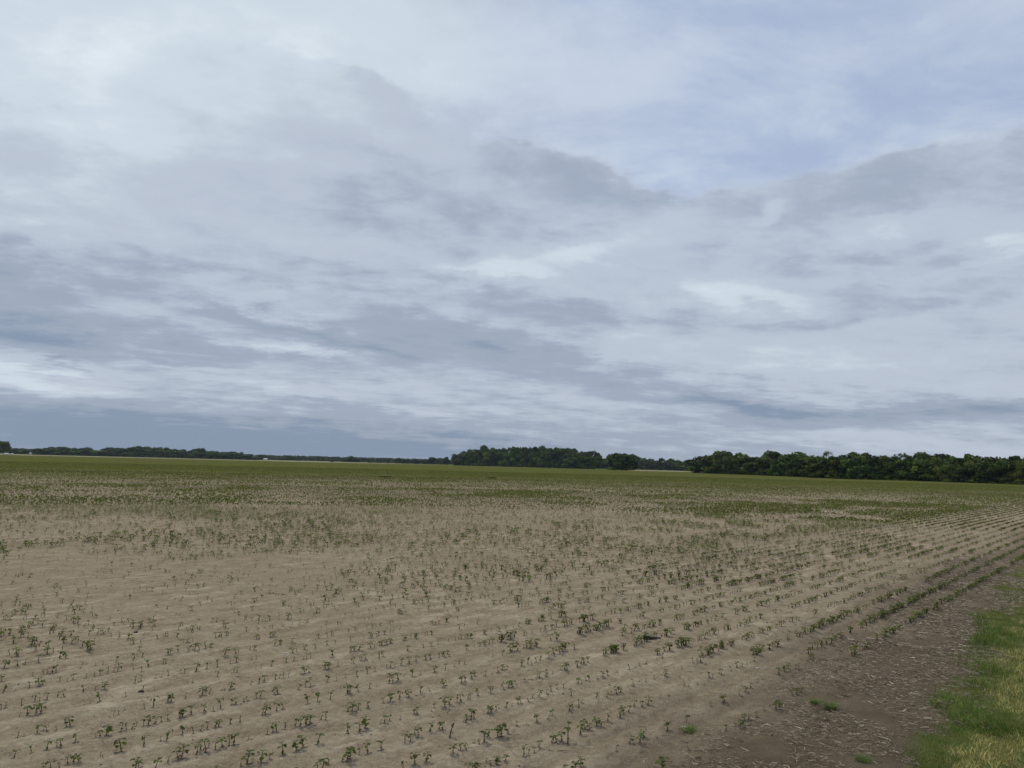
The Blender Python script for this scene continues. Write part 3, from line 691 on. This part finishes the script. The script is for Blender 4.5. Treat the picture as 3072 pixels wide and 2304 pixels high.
def weed(px, py, w, h, label, nb=220, col=((.035, .05, .018), (.05, .065, .025)), name='weed_clump', lw=.05):
    x, y = at(px, py); g = np.random.RandomState(int(px)); nb_ = nb
    ang_ = g.uniform(0, 6.28, nb_); rr_ = np.sqrt(g.rand(nb_)) * w / 2; bx = np.cos(ang_) * rr_; by = np.sin(ang_) * rr_ * .8
    parts = []; wi = g.randint(0, 5, nb_); hh = g.uniform(.6, 1, nb_) * h; c_ = np.array(col)[g.randint(0, len(col), nb_)]
    pos = np.stack([bx, by, np.zeros(nb_)], 1); rot_ = ang_ + g.normal(0, .6, nb_); tl = g.normal(0, .2, (nb_, 2)) + np.stack([np.cos(ang_), np.sin(ang_)], 1) * .3
    for i_, (tv, tt) in enumerate(bt):
        m = wi == i_
        if m.any(): parts.append(scatter(tv * np.array([1, lw / .032, 1]), tt, np.ones((len(tv), 3)), pos[m], rot_[m], hh[m], c_[m], tl[m]))
    V, T, C = cat(parts); o = link(name, tri_mesh(name, V, T, C), M_grass); o.location = (x, y, float(ground_z(x, y)) - .003)
    tag(o, label, 'weed')
weed(1157, 1432, 1.5, .2, 'dark low weed clump far out in the field left of the round topped woods', 400, lw=.3)
weed(1475, 1435, 1.1, .2, 'small dark weed clump far out in the field below the middle woods', 200, lw=.3)
GT = ((.10, .17, .03), (.14, .21, .04), (.18, .22, .07))
weed(2493, 2128, .08, .085, 'bushy green grass tuft where the straw meets the dark soil', 120, GT, 'grass_tuft')
weed(2447, 2112, .07, .06, 'faint green grass tuft left of the bushier tuft near the straw', 120, GT, 'grass_tuft')
weed(2590, 2284, .09, .05, 'low green grass tuft in the straw near the bottom edge', 140, GT, 'grass_tuft')
weed(2068, 2190, .09, .07, 'thin upright grass tuft in the brown soil below the crop rows', 70, GT, 'grass_tuft')

# ------------------------------------------------------------------ trees
def crown_geo(seed, kind='round', nq=2000, q=.055):
    """unit crown (width 1, height 1): leafy clumps on many uneven lobes"""
    g = np.random.RandomState(seed); L = []
    nl = {'round': 22, 'tall': 20, 'wide': 26, 'shrub': 14, 'twin': 24}[kind]
    for i in range(nl):
        while True:
            p = g.uniform(-1, 1, 3)
            if kind == 'tall': ok = (p[0]**2 + p[1]**2) * 1.1 + (abs(p[2] - .1))**3 < .9
            elif kind == 'twin': ok = min((p[0] + .45)**2 * 3.2, (p[0] - .42)**2 * 2.6) + p[1]**2 + (p[2] + .1)**2 < .8
            elif kind == 'shrub': ok = (p @ p) < .9 and p[2] < .7
            else: ok = p[0]**2 + p[1]**2 + p[2]**2 * (.9 if p[2] > 0 else 1.0) < .75
            if ok: break
        L.append((p[0] * .38, p[1] * .38, .46 + p[2] * .42, g.uniform(.10, .19)))
    L = np.array(L); w = L[:, 3]**2; ch = g.choice(nl, nq, p=w / w.sum())
    d = g.normal(0, 1, (nq, 3)); d /= np.linalg.norm(d, axis=1)[:, None]; d[:, 2] = np.where(d[:, 2] < -.3, -d[:, 2] * .6, d[:, 2])
    rr_ = L[ch, 3] * g.uniform(.72, 1.06, nq); P = L[ch, :3] + d * rr_[:, None] * [1, 1, .85]
    nrm = d + g.normal(0, .55, (nq, 3)); nrm /= np.linalg.norm(nrm, axis=1)[:, None]
    a = np.cross(nrm, g.normal(0, 1, (nq, 3))); a /= np.linalg.norm(a, axis=1)[:, None]; b = np.cross(nrm, a)
    sz = q * g.uniform(.45, 1.1, nq); V = np.zeros((nq, 4, 3))
    for k, (ca, cb) in enumerate(((1, .1), (.1, .8), (-1, -.1), (-.1, -.75))): V[:, k] = P + a * (sz * ca)[:, None] + b * (sz * cb)[:, None]
    lobec = g.uniform(.5, 1.9, nl)[ch] * g.uniform(.75, 1.25, nq); yl = g.uniform(0, 1, nl)[ch]
    C = lobec[:, None] * (np.array([1, 1, 1]) + yl[:, None] * np.array([.35, .12, -.05]))
    V = V.reshape(-1, 3)
    for k in (0, 1): V[:, k] /= (np.percentile(V[:, k], 98.5) - np.percentile(V[:, k], 1.5))
    lo, hi = np.percentile(V[:, 2], 2), np.percentile(V[:, 2], 99.3); V[:, 2] = (V[:, 2] - lo) / (hi - lo)
    return V, np.arange(nq * 4).reshape(-1, 4), np.repeat(C, 4, 0)
def trunk_geo(seed):
    g = random.Random(seed); parts = []; n = 0; V = []; T = []
    v, t = tube([(0, 0, -.01), (g.uniform(-.01, .01), 0, .2), (g.uniform(-.03, .03), g.uniform(-.03, .03), .5), (g.uniform(-.05, .05), 0, .8)], [.035, .026, .018, .006], 7); V.append(v); T.append(t); n = len(v)
    for i in range(6):
        a = i * 1.05 + g.uniform(-.3, .3); z = g.uniform(.16, .55); r_ = g.uniform(.18, .36)
        v, t = tube([(0, 0, z), (math.cos(a) * r_ * .5, math.sin(a) * r_ * .5, z + .08), (math.cos(a) * r_, math.sin(a) * r_, z + .22)], [.014, .009, .003], 5); V.append(v); T.append(t + n); n += len(v)
    return np.vstack(V), np.vstack(T)
def twig_geo(seed, leafy=900):
    """thin half-bare crown: branching twigs with a few leaves"""
    g = random.Random(seed); V = []; T = []; n = 0; tips = []
    def br(p, d, l, r, dep):
        nonlocal n
        q = p + d * l; v, t = tube([p, (p + q) / 2 + Vector((g.uniform(-1, 1), g.uniform(-1, 1), 0)) * l * .06, q], [r, r * .8, r * .6], 3, False); V.append(v); T.append(t + n); n += len(v)
        if dep == 0: tips.append(q); return
        for i in range(4):
            e = (d + Vector((g.uniform(-.85, .85), g.uniform(-.85, .85), g.uniform(-.25, .4)))).normalized(); br(q, e, l * g.uniform(.6, .8), r * .55, dep - 1)
    br(Vector((0, 0, 0)), Vector((0, 0, 1)), .26, .016, 4)
    for v in V: pass
    V = np.vstack(V); T = np.vstack(T); C = np.tile([(5.0, 3.2, 6.0)], (len(V), 1)).astype(float)
    gq = np.random.RandomState(seed); m = len(tips); ii = gq.randint(0, m, leafy); P = np.array([tuple(t) for t in tips])[ii] + gq.normal(0, .02, (leafy, 3))
    a = gq.normal(0, .018, (leafy, 3)); b = gq.normal(0, .018, (leafy, 3)); LV = np.stack([P, P + a, P + b], 1).reshape(-1, 3)
    LT = np.arange(leafy * 3).reshape(-1, 3) + len(V); C = np.vstack([C, np.tile([(2.6, 1.9, 2.2)], (leafy * 3, 1))])
    V = np.vstack([V, LV]); T = np.vstack([T, LT]); V[:, 0] /= max(1e-3, np.ptp(V[:, 0])); V[:, 1] /= max(1e-3, np.ptp(V[:, 1])); V[:, 2] /= V[:, 2].max()
    return V, T, C
CRN = {}
def crown_mesh(kind, i):
    key = (kind, i)
    if key not in CRN:
        if kind == 'bare': V, T, C = twig_geo(40 + i)
        else:
            V, T, C = crown_geo(100 + i * 7 + len(kind), kind, 3400 if kind != 'shrub' else 1300, .042 if kind != 'shrub' else .075)
            V[:, 2] = np.maximum(V[:, 2], .02)
        me_ = tri_mesh('crown', V, T, C); me_.materials.append(M_crown); CRN[key] = me_
    return CRN[key]
TRK = []
for i_ in range(4):
    v, t = trunk_geo(i_); me_ = tri_mesh('trunk', v, t, smooth=True); me_.materials.append(M_bark); TRK.append(me_)
trn = random.Random(99)
KD = {'round': 'round crowned', 'tall': 'narrow upright', 'wide': 'broad spreading', 'twin': 'two lobed', 'bare': 'thin leaved greyish'}
def tree(px, dist, h, w, kind, label, group, low=.12):
    x, y = at_d(px, dist); root = empty('tree', (x, y, 0), trn.uniform(0, 6.28) if kind != 'twin' else 0)
    tag(root, label, 'tree', group)
    t = link('trunk', TRK[trn.randrange(4)], None, root); t.scale = (w * .9, w * .9, h)
    c = link('crown', crown_mesh(kind, trn.randrange(5) if kind not in ('twin', 'bare') else trn.randrange(2)), None, root)
    c.location = (0, 0, h * low); c.scale = (w, w, h * (1 - low)); return root
def shrub(px, dist, h, w, label, group):
    x, y = at_d(px, dist); o = link('shrub', crown_mesh('shrub', trn.randrange(5))); o.location = (x, y, -h * .16); o.scale = (w, w * .9, h)
    o.rotation_euler = (0, 0, trn.uniform(0, 6.28)); tag(o, label, 'shrub', group)
def interp(prof, x):
    return float(np.interp(x, [p[0] for p in prof], [p[1] for p in prof]))
def wood(name, prof, dprof, x0, x1, step, ranks, shrubs, kinds, wfac=1.5, low=.1):
    n = max(2, int((x1 - x0) / step)); gname = 'trees of the ' + name
    for r_ in range(ranks):
        for i_ in range(n):
            px = x0 + (i_ + .5 + trn.uniform(-.35, .35) + (.5 if r_ % 2 else 0)) * (x1 - x0) / n
            if px > x1 + step * .4: continue
            d0 = interp(dprof, px); top = interp(prof, px); d = d0 * (1 + .018 * r_) + r_ * 5 + trn.uniform(0, 3) + step * d0 / F * .4
            hpx = hor(px) - top + trn.uniform(-5, 5) * step / 45
            frac = 1 if r_ == ranks - 1 else (.93 if r_ else .74); frac *= trn.uniform(.9, 1.04)
            h = H + hpx * d / F * frac; w = step * wfac * trn.uniform(.8, 1.25) * d / F
            kind = trn.choice(kinds); rank = ['front', 'second', 'third', 'rearmost'][r_]
            tree(px, d, h, w, kind, f"{KD[kind]} tree, {ordinal(i_)} from left in the {rank} rank, {name}", gname, low)
    for i_ in range(shrubs):
        px = x0 + (i_ + trn.uniform(.2, .8)) * (x1 - x0) / shrubs; d = interp(dprof, px) + trn.uniform(-1.0, 1.5) + (i_ % 2) * 6
        w = (x1 - x0) / shrubs * trn.uniform(1.7, 2.5) * d / F; h = trn.uniform(.24, .42) * (1 + .35 * (i_ % 2)) * (H + (hor(px) - interp(prof, px)) * d / F)
        shrub(px, d, h, w, f"dark shrub, {ordinal(i_)} from left at the foot of the {name}", 'shrubs at the foot of the ' + name)
right_top = [(2050, 1392), (2066, 1381), (2081, 1371), (2108, 1369), (2141, 1360), (2174, 1355), (2206, 1357), (2244, 1365), (2266, 1380), (2301, 1360), (2339, 1359), (2363, 1368), (2399, 1365), (2423, 1369),
             (2450, 1374), (2510, 1366), (2556, 1369), (2598, 1368), (2637, 1378), (2660, 1389), (2681, 1377), (2733, 1382), (2774, 1370), (2821, 1371), (2872, 1376), (2903, 1381), (2940, 1387), (3002, 1382), (3017, 1388), (3072, 1388), (3400, 1390)]
right_d = [(2050, 462), (2300, 372), (2500, 285), (2800, 278), (3072, 250), (3400, 235)]
wood('right hand wood', right_top, right_d, 2082, 3240, 40, 3, 80, ['round', 'wide', 'round', 'tall', 'wide'], 1.55, .04)
mid_top = [(1345, 1372), (1354, 1357), (1375, 1355), (1390, 1350), (1420, 1350), (1452, 1343), (1499, 1346), (1553, 1340), (1582, 1346), (1625, 1342), (1651, 1337), (1665, 1346), (1680, 1341), (1712, 1349), (1745, 1356), (1774, 1358), (1806, 1365), (1815, 1376)]
mid_d = [(1345, 900), (1500, 830), (1815, 700)]
wood('middle wood', mid_top, mid_d, 1360, 1790, 27, 3, 52, ['round', 'wide', 'tall', 'round'], 1.55, .04)
M_deep = mat_leaf('deep_green_leaves', (.010, .020, .006), (.020, .034, .009), .05, True, .8, .35)
dm = crown_mesh('round', 2).copy(); dm.materials.clear(); dm.materials.append(M_deep)
o1 = tree(1851, 530, 11.0, 11.5, 'round', 'left half of the isolated round tree pair right of the middle wood', 'isolated round trees', .02)
o2 = tree(1880, 528, 10.8, 12.0, 'round', 'right half of the isolated round tree pair right of the middle wood', 'isolated round trees', .02)
x_, y_ = at_d(1710, 722)
for o in (o1, o2): o.children[1].data = dm
gap_top = [(1800, 1368), (1860, 1369), (1908, 1373), (1962, 1375), (2020, 1381), (2045, 1384), (2090, 1385)]
wood('pale gap wood', gap_top, [(1800, 1050), (2100, 900)], 1805, 2085, 24, 2, 24, ['round', 'wide'], 1.6, .02)
left_top = [(88, 1350), (120, 1346), (150, 1345), (174, 1344), (207, 1345), (232, 1349), (271, 1346), (290, 1354), (305, 1352), (318, 1344), (330, 1350), (344, 1343), (356, 1348), (378, 1342), (390, 1348), (401, 1340), (416, 1341), (438, 1344), (463, 1345), (495, 1348), (535, 1352), (560, 1350), (595, 1347), (615, 1352), (669, 1356), (716, 1358), (752, 1364), (770, 1372)]
wood('long left wood', left_top, [(80, 1200), (770, 1150)], 92, 768, 21, 2, 50, ['round', 'wide', 'tall'], 1.55, .03)
tree(10, 900, 12.6, 9.5, 'round', 'large dark tree at the left edge of the photo beside white sheds', 'lone far trees', .1)
for i_, (px, top, w, dist, kd, lb) in enumerate([
    (40, 1349, 26, 1250, 'wide', 'low tree just right of the big left edge tree'), (78, 1350, 9, 1250, 'tall', 'small tree beside the white house'),
    (62, 1353, 18, 1300, 'wide', 'low bushy tree between the sheds and the white house'),
    (781, 1365, 16, 1350, 'round', 'round tree just left of the small white barn'), (800, 1374, 14, 1450, 'wide', 'low tree behind the small white barn'),
    (863, 1367, 20, 1400, 'round', 'domed tree right of the small white barn'), (846, 1372, 22, 1450, 'wide', 'low spreading tree left of the domed tree'), (888, 1372, 20, 1400, 'wide', 'low spreading tree right of the domed tree'),
    (996, 1380, 8, 1100, 'round', 'tiny round bush standing out in the far field'), (1049, 1369, 16, 1250, 'round', 'domed tree amid the low clump in the far centre'),
    (1032, 1374, 20, 1250, 'wide', 'left side of the low tree clump in the far centre'), (1068, 1375, 22, 1250, 'wide', 'right side of the low tree clump in the far centre'),
    (1110, 1378, 11, 1150, 'round', 'first of three isolated trees in the far field'), (1136, 1375, 12, 1150, 'round', 'middle one of three isolated trees in the far field'),
    (1165, 1377, 10, 1150, 'tall', 'last of three isolated trees in the far field'), (1194, 1374, 17, 1150, 'round', 'round tree right of the three isolated trees'),
    (1211, 1377, 16, 1150, 'wide', 'spreading tree between two round far trees'), (1226, 1376, 13, 1150, 'tall', 'narrow tree left of the low far hedge line'),
    (1250, 1380, 26, 1150, 'wide', 'low long tree in the far hedge line'), (1278, 1380, 24, 1120, 'wide', 'low tree halfway along the far hedge line'),
    (1299, 1373, 20, 1100, 'round', 'taller round tree near the left end of the middle wood'), (1320, 1375, 20, 1080, 'wide', 'spreading tree touching the left end of the middle wood'),
    (1338, 1372, 18, 1050, 'round', 'round tree just outside the left end of the middle wood')]):
    tree(px, dist, H + (hor(px) - top) * dist / F, w * 1.25 * dist / F, kd, lb, 'lone far trees', .02)
# the light round shrub and greyish crowns that stand out
def special(px, dist, top, wpx, kind, label, tintm=None, low=.03):
    r_ = tree(px, dist, H + (hor(px) - top) * dist / F, wpx * dist / F, kind, label, 'trees that stand out from the woods', low); return r_
M_pale = mat_leaf('pale_tree_leaves', (.045, .065, .028), (.065, .085, .035), .15, True, .75, .4)
o = special(1710, 712, 1374, 42, 'round', 'light green round tree at the front of the middle wood')
cm = crown_mesh('round', 1).copy(); cm.materials.clear(); cm.materials.append(M_pale)
o.children[1].data = cm
for px, top, w, d, lb in ((2485, 1356, 30, 296, 'greyish thin leaved tree rising above the right hand wood'), (2706, 1364, 44, 300, 'pale half bare tree rising from the dip in the right hand wood'),
                          (2778, 1366, 34, 302, 'pale thin topped tree beside the half bare one'), (2555, 1366, 18, 300, 'small greyish twiggy tree top left of the half bare tree'), (2140, 1359, 10, 430, 'small twiggy tree top at the left of the right hand wood')):
    special(px, d, top, w, 'bare', lb, low=.30)
for px, top, w, d, lb in ((2840, 1400, 34, 262, 'light green tree low at the front of the right hand wood'), (2560, 1402, 30, 276, 'second light green tree low at the front of the right hand wood'), (2190, 1378, 40, 392, 'light green tree in the left part of the right hand wood')):
    o = special(px, d, top, w, 'round', lb); o.children[1].data = cm
# far horizon wood, read only as one mass
parts = []; bank = [crown_geo(300 + i_, 'shrub', 160, .12) for i_ in range(4)]
xs = np.concatenate([RS.uniform(-700, 3900, 900), RS.uniform(780, 1340, 260), RS.uniform(-100, 120, 60)])
for i_, (tv, tt, tc) in enumerate(bank):
    sel = xs[i_::4]; P = np.array([(*at_d(p, 1750 + RS.uniform(0, 200)), 0) for p in sel]); h = (RS.uniform(7, 12, len(sel)))
    parts.append(scatter(tv, tt, tc, P, RS.uniform(0, 6, len(sel)), h * 1.6, None, squash=np.full(len(sel), .6)))
V, T, C = cat(parts); V[:, 2] = np.maximum(V[:, 2], .05)
o = link('far_wood', tri_mesh('far_wood', V, T, C), M_crown); tag(o, 'hazy blue green line of far woods along the horizon', 'woods', kind='stuff')

# ------------------------------------------------------------------ far buildings
def box(x0, x1, y0, y1, z0, z1):
    V = np.array([(x0, y0, z0), (x1, y0, z0), (x1, y1, z0), (x0, y1, z0), (x0, y0, z1), (x1, y0, z1), (x1, y1, z1), (x0, y1, z1)])
    return V, np.array([(0, 3, 2, 1), (4, 5, 6, 7), (0, 1, 5, 4), (1, 2, 6, 5), (2, 3, 7, 6), (3, 0, 4, 7)])
def boxes(bs):
    V = []; T = []; n = 0
    for b in bs: v, t = box(*b); V.append(v); T.append(t + n); n += 8
    return np.vstack(V), np.vstack(T)
M_wall = mat_plain('white_siding', (.72, .72, .70), .6, 1, .1); M_roof = mat_plain('pale_metal_roof', (.60, .61, .62), .45, 1, .15); M_dark = mat_plain('dark_opening', (.04, .04, .045), .4, 2, .2)
def building(name, px, dist, w, dp, h, rh, along, label, cat_):
    x, y = at_d(px, dist); a = math.atan2(y, x) - math.pi / 2; root = empty(name, (x, y, 0), a)
    v, t = box(-w / 2, w / 2, -dp / 2, dp / 2, -.2, h)
    n = len(v)
    if along:   # ridge along the width
        g = np.array([(-w / 2, -dp / 2, h), (-w / 2, dp / 2, h), (-w / 2, 0, h + rh), (w / 2, -dp / 2, h), (w / 2, dp / 2, h), (w / 2, 0, h + rh)])
    else:
        g = np.array([(-w / 2, -dp / 2, h), (w / 2, -dp / 2, h), (0, -dp / 2, h + rh), (-w / 2, dp / 2, h), (w / 2, dp / 2, h), (0, dp / 2, h + rh)])
    T4 = np.vstack([np.array([(q[0], q[1], q[2]) for q in t]), np.array([(q[0], q[2], q[3]) for q in t]), np.array([(0, 1, 2), (3, 5, 4)]) + n])
    link('wall', tri_mesh('wall', np.vstack([v, g]), T4), M_wall, root)
    e = .3
    if along: R_ = [(-w / 2 - e, -dp / 2 - e, h - .15), (w / 2 + e, -dp / 2 - e, h - .15), (w / 2 + e, 0, h + rh + .05), (-w / 2 - e, 0, h + rh + .05), (w / 2 + e, dp / 2 + e, h - .15), (-w / 2 - e, dp / 2 + e, h - .15)]; Q_ = [(0, 1, 2, 3), (3, 2, 4, 5)]
    else: R_ = [(-w / 2 - e, -dp / 2 - e, h - .15), (0, -dp / 2 - e, h + rh + .05), (0, dp / 2 + e, h + rh + .05), (-w / 2 - e, dp / 2 + e, h - .15), (w / 2 + e, -dp / 2 - e, h - .15), (w / 2 + e, dp / 2 + e, h - .15)]; Q_ = [(0, 1, 2, 3), (1, 4, 5, 2)]
    R_ = np.array(R_, float); R2 = np.vstack([R_, R_ + [0, 0, .18]]); Q2 = Q_ + [tuple(i + 6 for i in reversed(q)) for q in Q_]
    edges = [(0, 1), (1, 2), (2, 4), (4, 5), (5, 3), (3, 0)] if along else [(0, 1), (1, 4), (4, 5), (5, 2), (2, 3), (3, 0)]
    Q2 += [(a_, b_, b_ + 6, a_ + 6) for a_, b_ in edges]
    link('roof', tri_mesh('roof', R2, np.array(Q2)), M_roof, root)
    v, t = box(-w * .08, w * .08, -dp / 2 - .04, -dp / 2 + .02, 0, h * .72); link('door', tri_mesh('door', v, t), M_dark, root)
    for sx in (-.32, .32):
        v, t = box(w * sx - .5, w * sx + .5, -dp / 2 - .05, -dp / 2 + .02, h * .4, h * .75); link('window', tri_mesh('window', v, t), M_dark, root)
    tag(root, label, cat_)
building('farm_shed', 19, 860, 3.6, 3, .9, .35, True, 'low white shed in front of the big tree at the left edge', 'shed')
building('farm_shed', 36, 880, 1.8, 3, .8, .3, True, 'smaller white shed just right of the low white shed', 'shed')
building('farmhouse', 91, 1120, 3.0, 5, 1.6, 1.9, False, 'tiny white gabled house at the left end of the long wood', 'house')
building('barn', 796, 1180, 5.4, 6, 1.7, .8, True, 'small white barn at the right end of the long left wood', 'barn')

# ------------------------------------------------------------------ haze
v, t = box(-5300, 5300, -5300, 5300, -1.2, 34)
m = bpy.data.materials.new('haze'); m.use_nodes = True; nt = m.node_tree; nt.nodes.clear()
out = nt.nodes.new('ShaderNodeOutputMaterial'); pv = nt.nodes.new('ShaderNodeVolumePrincipled')
pv.inputs['Color'].default_value = (.70, .82, .98, 1); pv.inputs['Density'].default_value = .00006; pv.inputs['Anisotropy'].default_value = .0
nt.links.new(pv.outputs[0], out.inputs['Volume'])
hz = link('haze', tri_mesh('haze', v, t), m); tag(hz, 'faint blue air haze over the far fields', 'haze', kind='stuff')

# ------------------------------------------------------------------ sky and sun
SUN_AZ, SUN_EL = R(-28), R(60)       # azimuth from +Y towards +X
w = bpy.data.worlds.new('World'); SC.world = w; w.use_nodes = True; nt = w.node_tree; nt.nodes.clear(); N.nt = nt
out = nt.nodes.new('ShaderNodeOutputWorld'); sky = nt.nodes.new('ShaderNodeTexSky'); sky.sky_type = 'NISHITA'; sky.sun_disc = False
sky.sun_elevation = SUN_EL; sky.sun_rotation = SUN_AZ
bg1 = nt.nodes.new('ShaderNodeBackground'); bg1.inputs['Strength'].default_value = .10; nt.links.new(sky.outputs[0], bg1.inputs['Color'])
tc = nt.nodes.new('ShaderNodeTexCoord'); sep = nt.nodes.new('ShaderNodeSeparateXYZ'); nt.links.new(tc.outputs['Generated'], sep.inputs[0])
dx, dy, dz = N(sep.outputs[0]), N(sep.outputs[1]), N(sep.outputs[2])
az = N.m('ARCTAN2', dx, dy); el = N.m('ARCSINE', dz)
zc = N.m('MAXIMUM', dz, 0.0) + .10
Px = dx / zc; Py = dy / zc
PV = nxyz(Px, Py, 0.0)
AZ0 = R(58); ca, sa = math.sin(AZ0), math.cos(AZ0)
U = Px * ca + Py * sa; Vv = Py * ca - Px * sa
w1 = nnoise(PV, 1.1, 6, .6) - .5; w2 = nnoise(nxyz(Px + 7.3, Py - 3.1, 2.0), 1.3, 6, .6) - .5; w3 = nnoise(PV, 4.5, 6, .65) - .5
PS = nxyz(U * .62 + (w1 * .5), Vv * 1.15 + (w2 * .4), 0.0)
elc = N.m('MINIMUM', N.m('MAXIMUM', el, 0.0), .6)
azw = az + w1 * .30 + w3 * .07; elw = el + (w2 * .26 + w3 * .07) * (elc + .06) * 1.3
def de(px, py):
    d = ray(px, py); return math.atan2(d.x, d.y), math.asin(d.z)
def gauss(px, py, sx, sy, amp, rot=0, hard=False):
    a0, e0 = de(px, py); a = azw - a0; e = elw - e0; r_ = R(-rot); c, s_ = math.cos(r_), math.sin(r_)
    u = (a * c + e * s_) * (F / sx); v_ = (e * c - a * s_) * (F / sy); q = u * u + v_ * v_
    if hard: return nsm(q, 1.14, .80) * amp
    return N.m('EXPONENT', q * -1.0) * amp
L = nsm(el, .0, .28, .42, .60)
L = L + (nnoise(PS, 1.6, 7, .58, .3) - .5) * nsm(el, 0, .5, .46, .26) + (nnoise(PS, 5.0, 6, .62, .2) - .5) * .17 + (nnoise(nxyz(az * 2.6 + el * 9.0, el * 34.0, 3.0), 1.6, 5, .55, .4) - .5) * nsm(el, .01, .16, .34, .0) + w1 * .26 + w3 * .30 + (nnoise(nxyz(Px * .8 + 3.0, Py * 1.2, 9.0), 7.0, 7, .66) - .5) * .17
B = [ # px, py, sx, sy, amp, rot   (soft light and dark areas of the cloud deck)
 (250, 150, 800, 300, .30, 0), (60, 620, 300, 200, .12, 0), (330, 395, 140, 60, .16, 10), (1150, 60, 500, 160, .16, 0), (780, 690, 260, 50, .10, 12),
 (1500, 800, 200, 42, .36, 6), (1760, 735, 230, 46, .34, -4), (2150, 870, 250, 60, .40, 4), (2420, 905, 120, 30, .22, 8), (840, 1046, 110, 16, .32, 3), (90, 1095, 260, 36, .20, 4), (480, 1085, 260, 14, .22, 5), (760, 1160, 260, 14, .22, 6),
 (2700, 705, 170, 34, .24, -12), (3010, 745, 90, 28, .26, -10), (2280, 665, 70, 24, .22, -20), (2020, 560, 50, 60, .26, 40), (150, 1150, 160, 30, .22, 4), (1300, 1245, 200, 12, .12, 4), (2830, 1330, 260, 50, .12, 0), (2300, 1090, 500, 60, .10, 6),
 (100, 930, 560, 85, -.30, 9), (60, 1000, 300, 45, -.20, 8), (900, 1000, 360, 26, -.24, 10), (1500, 1090, 500, 32, -.20, 9), (1080, 1060, 260, 26, -.12, 10), (1700, 930, 150, 34, -.12, 12), (1250, 960, 260, 26, -.10, 8),
 (150, 1072, 30, 12, -.34, 0), (165, 1108, 95, 15, -.32, 8), (850, 1345, 1000, 85, -.38, 0), (200, 1265, 600, 60, -.26, 2), (2150, 1215, 240, 22, -.24, 9), (2480, 1245, 330, 24, -.28, 6), (2940, 1240, 260, 26, -.26, 2), (2330, 1275, 160, 14, -.16, 5),
 (1900, 1120, 420, 40, -.14, 8), (600, 860, 300, 40, -.08, 10), (1200, 640, 420, 110, -.06, 8), (1750, 560, 260, 80, -.12, 20), (2750, 600, 300, 90, -.10, 0), (2400, 820, 260, 60, -.06, 0), (820, 1330, 700, 30, -.12, 0)]
for b in B: L = L + gauss(*b)
# the big grey cloud mass with a crisper upper edge, and the clearer lavender-blue opening at upper right
mass = N.m('MAXIMUM', gauss(1620, 640, 460, 210, 1, 20, True), N.m('MAXIMUM', N.m('MAXIMUM', gauss(1150, 640, 820, 340, 1, 18, True), gauss(900, 380, 330, 200, 1, 0, True)), N.m('MAXIMUM', gauss(2500, 760, 900, 215, 1, -4, True), gauss(300, 620, 700, 250, 1, 0, True))))
bil = N.m('ABSOLUTE', nnoise(nxyz(Px * .9 + w1 * .6, Py * 1.1, 13.0), 1.9, 5, .55) * 2.0 - 1.0)
L = L + (bil - .22) * nsm(el, .04, .3, .12, .32)
L = L - mass * .14
op = nsm(az + w1 * .2, -.20, .22) * nsm(elw, .17, .34) * (1.0 - mass * .85)
n_hi = nnoise(nxyz(Px * .8, Py * 1.1, 5.0), 2.2, 7, .62, .3)
L = L + op * (n_hi - .42) * .5
L = L.clamp()
rp = nt.nodes.new('ShaderNodeValToRGB'); nt.links.new(L.s, rp.inputs[0]); cr = rp.color_ramp; cr.interpolation = 'EASE'
for i_, (p, c) in enumerate(((0, (.232, .300, .412)), (.28, (.345, .405, .505)), (.52, (.500, .560, .660)), (.75, (.620, .700, .780)), (1, (.790, .865, .920)))):
    e = cr.elements[i_] if i_ < 2 else cr.elements.new(p); e.position = p; e.color = (*c, 1)
colr = nmix(op * .75, rp.outputs[0], nmix(nsm(n_hi, .36, .66), (.395, .490, .695), (.600, .680, .810)))
bg2 = nt.nodes.new('ShaderNodeBackground'); nt.links.new(colr, bg2.inputs['Color']); bg2.inputs['Strength'].default_value = 1.0
mx = nt.nodes.new('ShaderNodeMixShader'); nt.links.new((op * -.12 + .97).s, mx.inputs[0])
nt.links.new(bg1.outputs[0], mx.inputs[1]); nt.links.new(bg2.outputs[0], mx.inputs[2]); nt.links.new(mx.outputs[0], out.inputs[0])
sl = bpy.data.lights.new('sun', 'SUN'); sl.energy = 1.5; sl.angle = R(8); sl.color = (1, .93, .82); so = bpy.data.objects.new('sun', sl); COL.objects.link(so)
sd = Vector((math.sin(SUN_AZ) * math.cos(SUN_EL), math.cos(SUN_AZ) * math.cos(SUN_EL), math.sin(SUN_EL)))
so.rotation_euler = sd.to_track_quat('Z', 'Y').to_euler(); so.location = sd * 50
vs = SC.view_settings; vs.view_transform = 'Standard'; vs.look = 'None'; vs.gamma = 1; vs.exposure = 0
SC.render.film_transparent = False
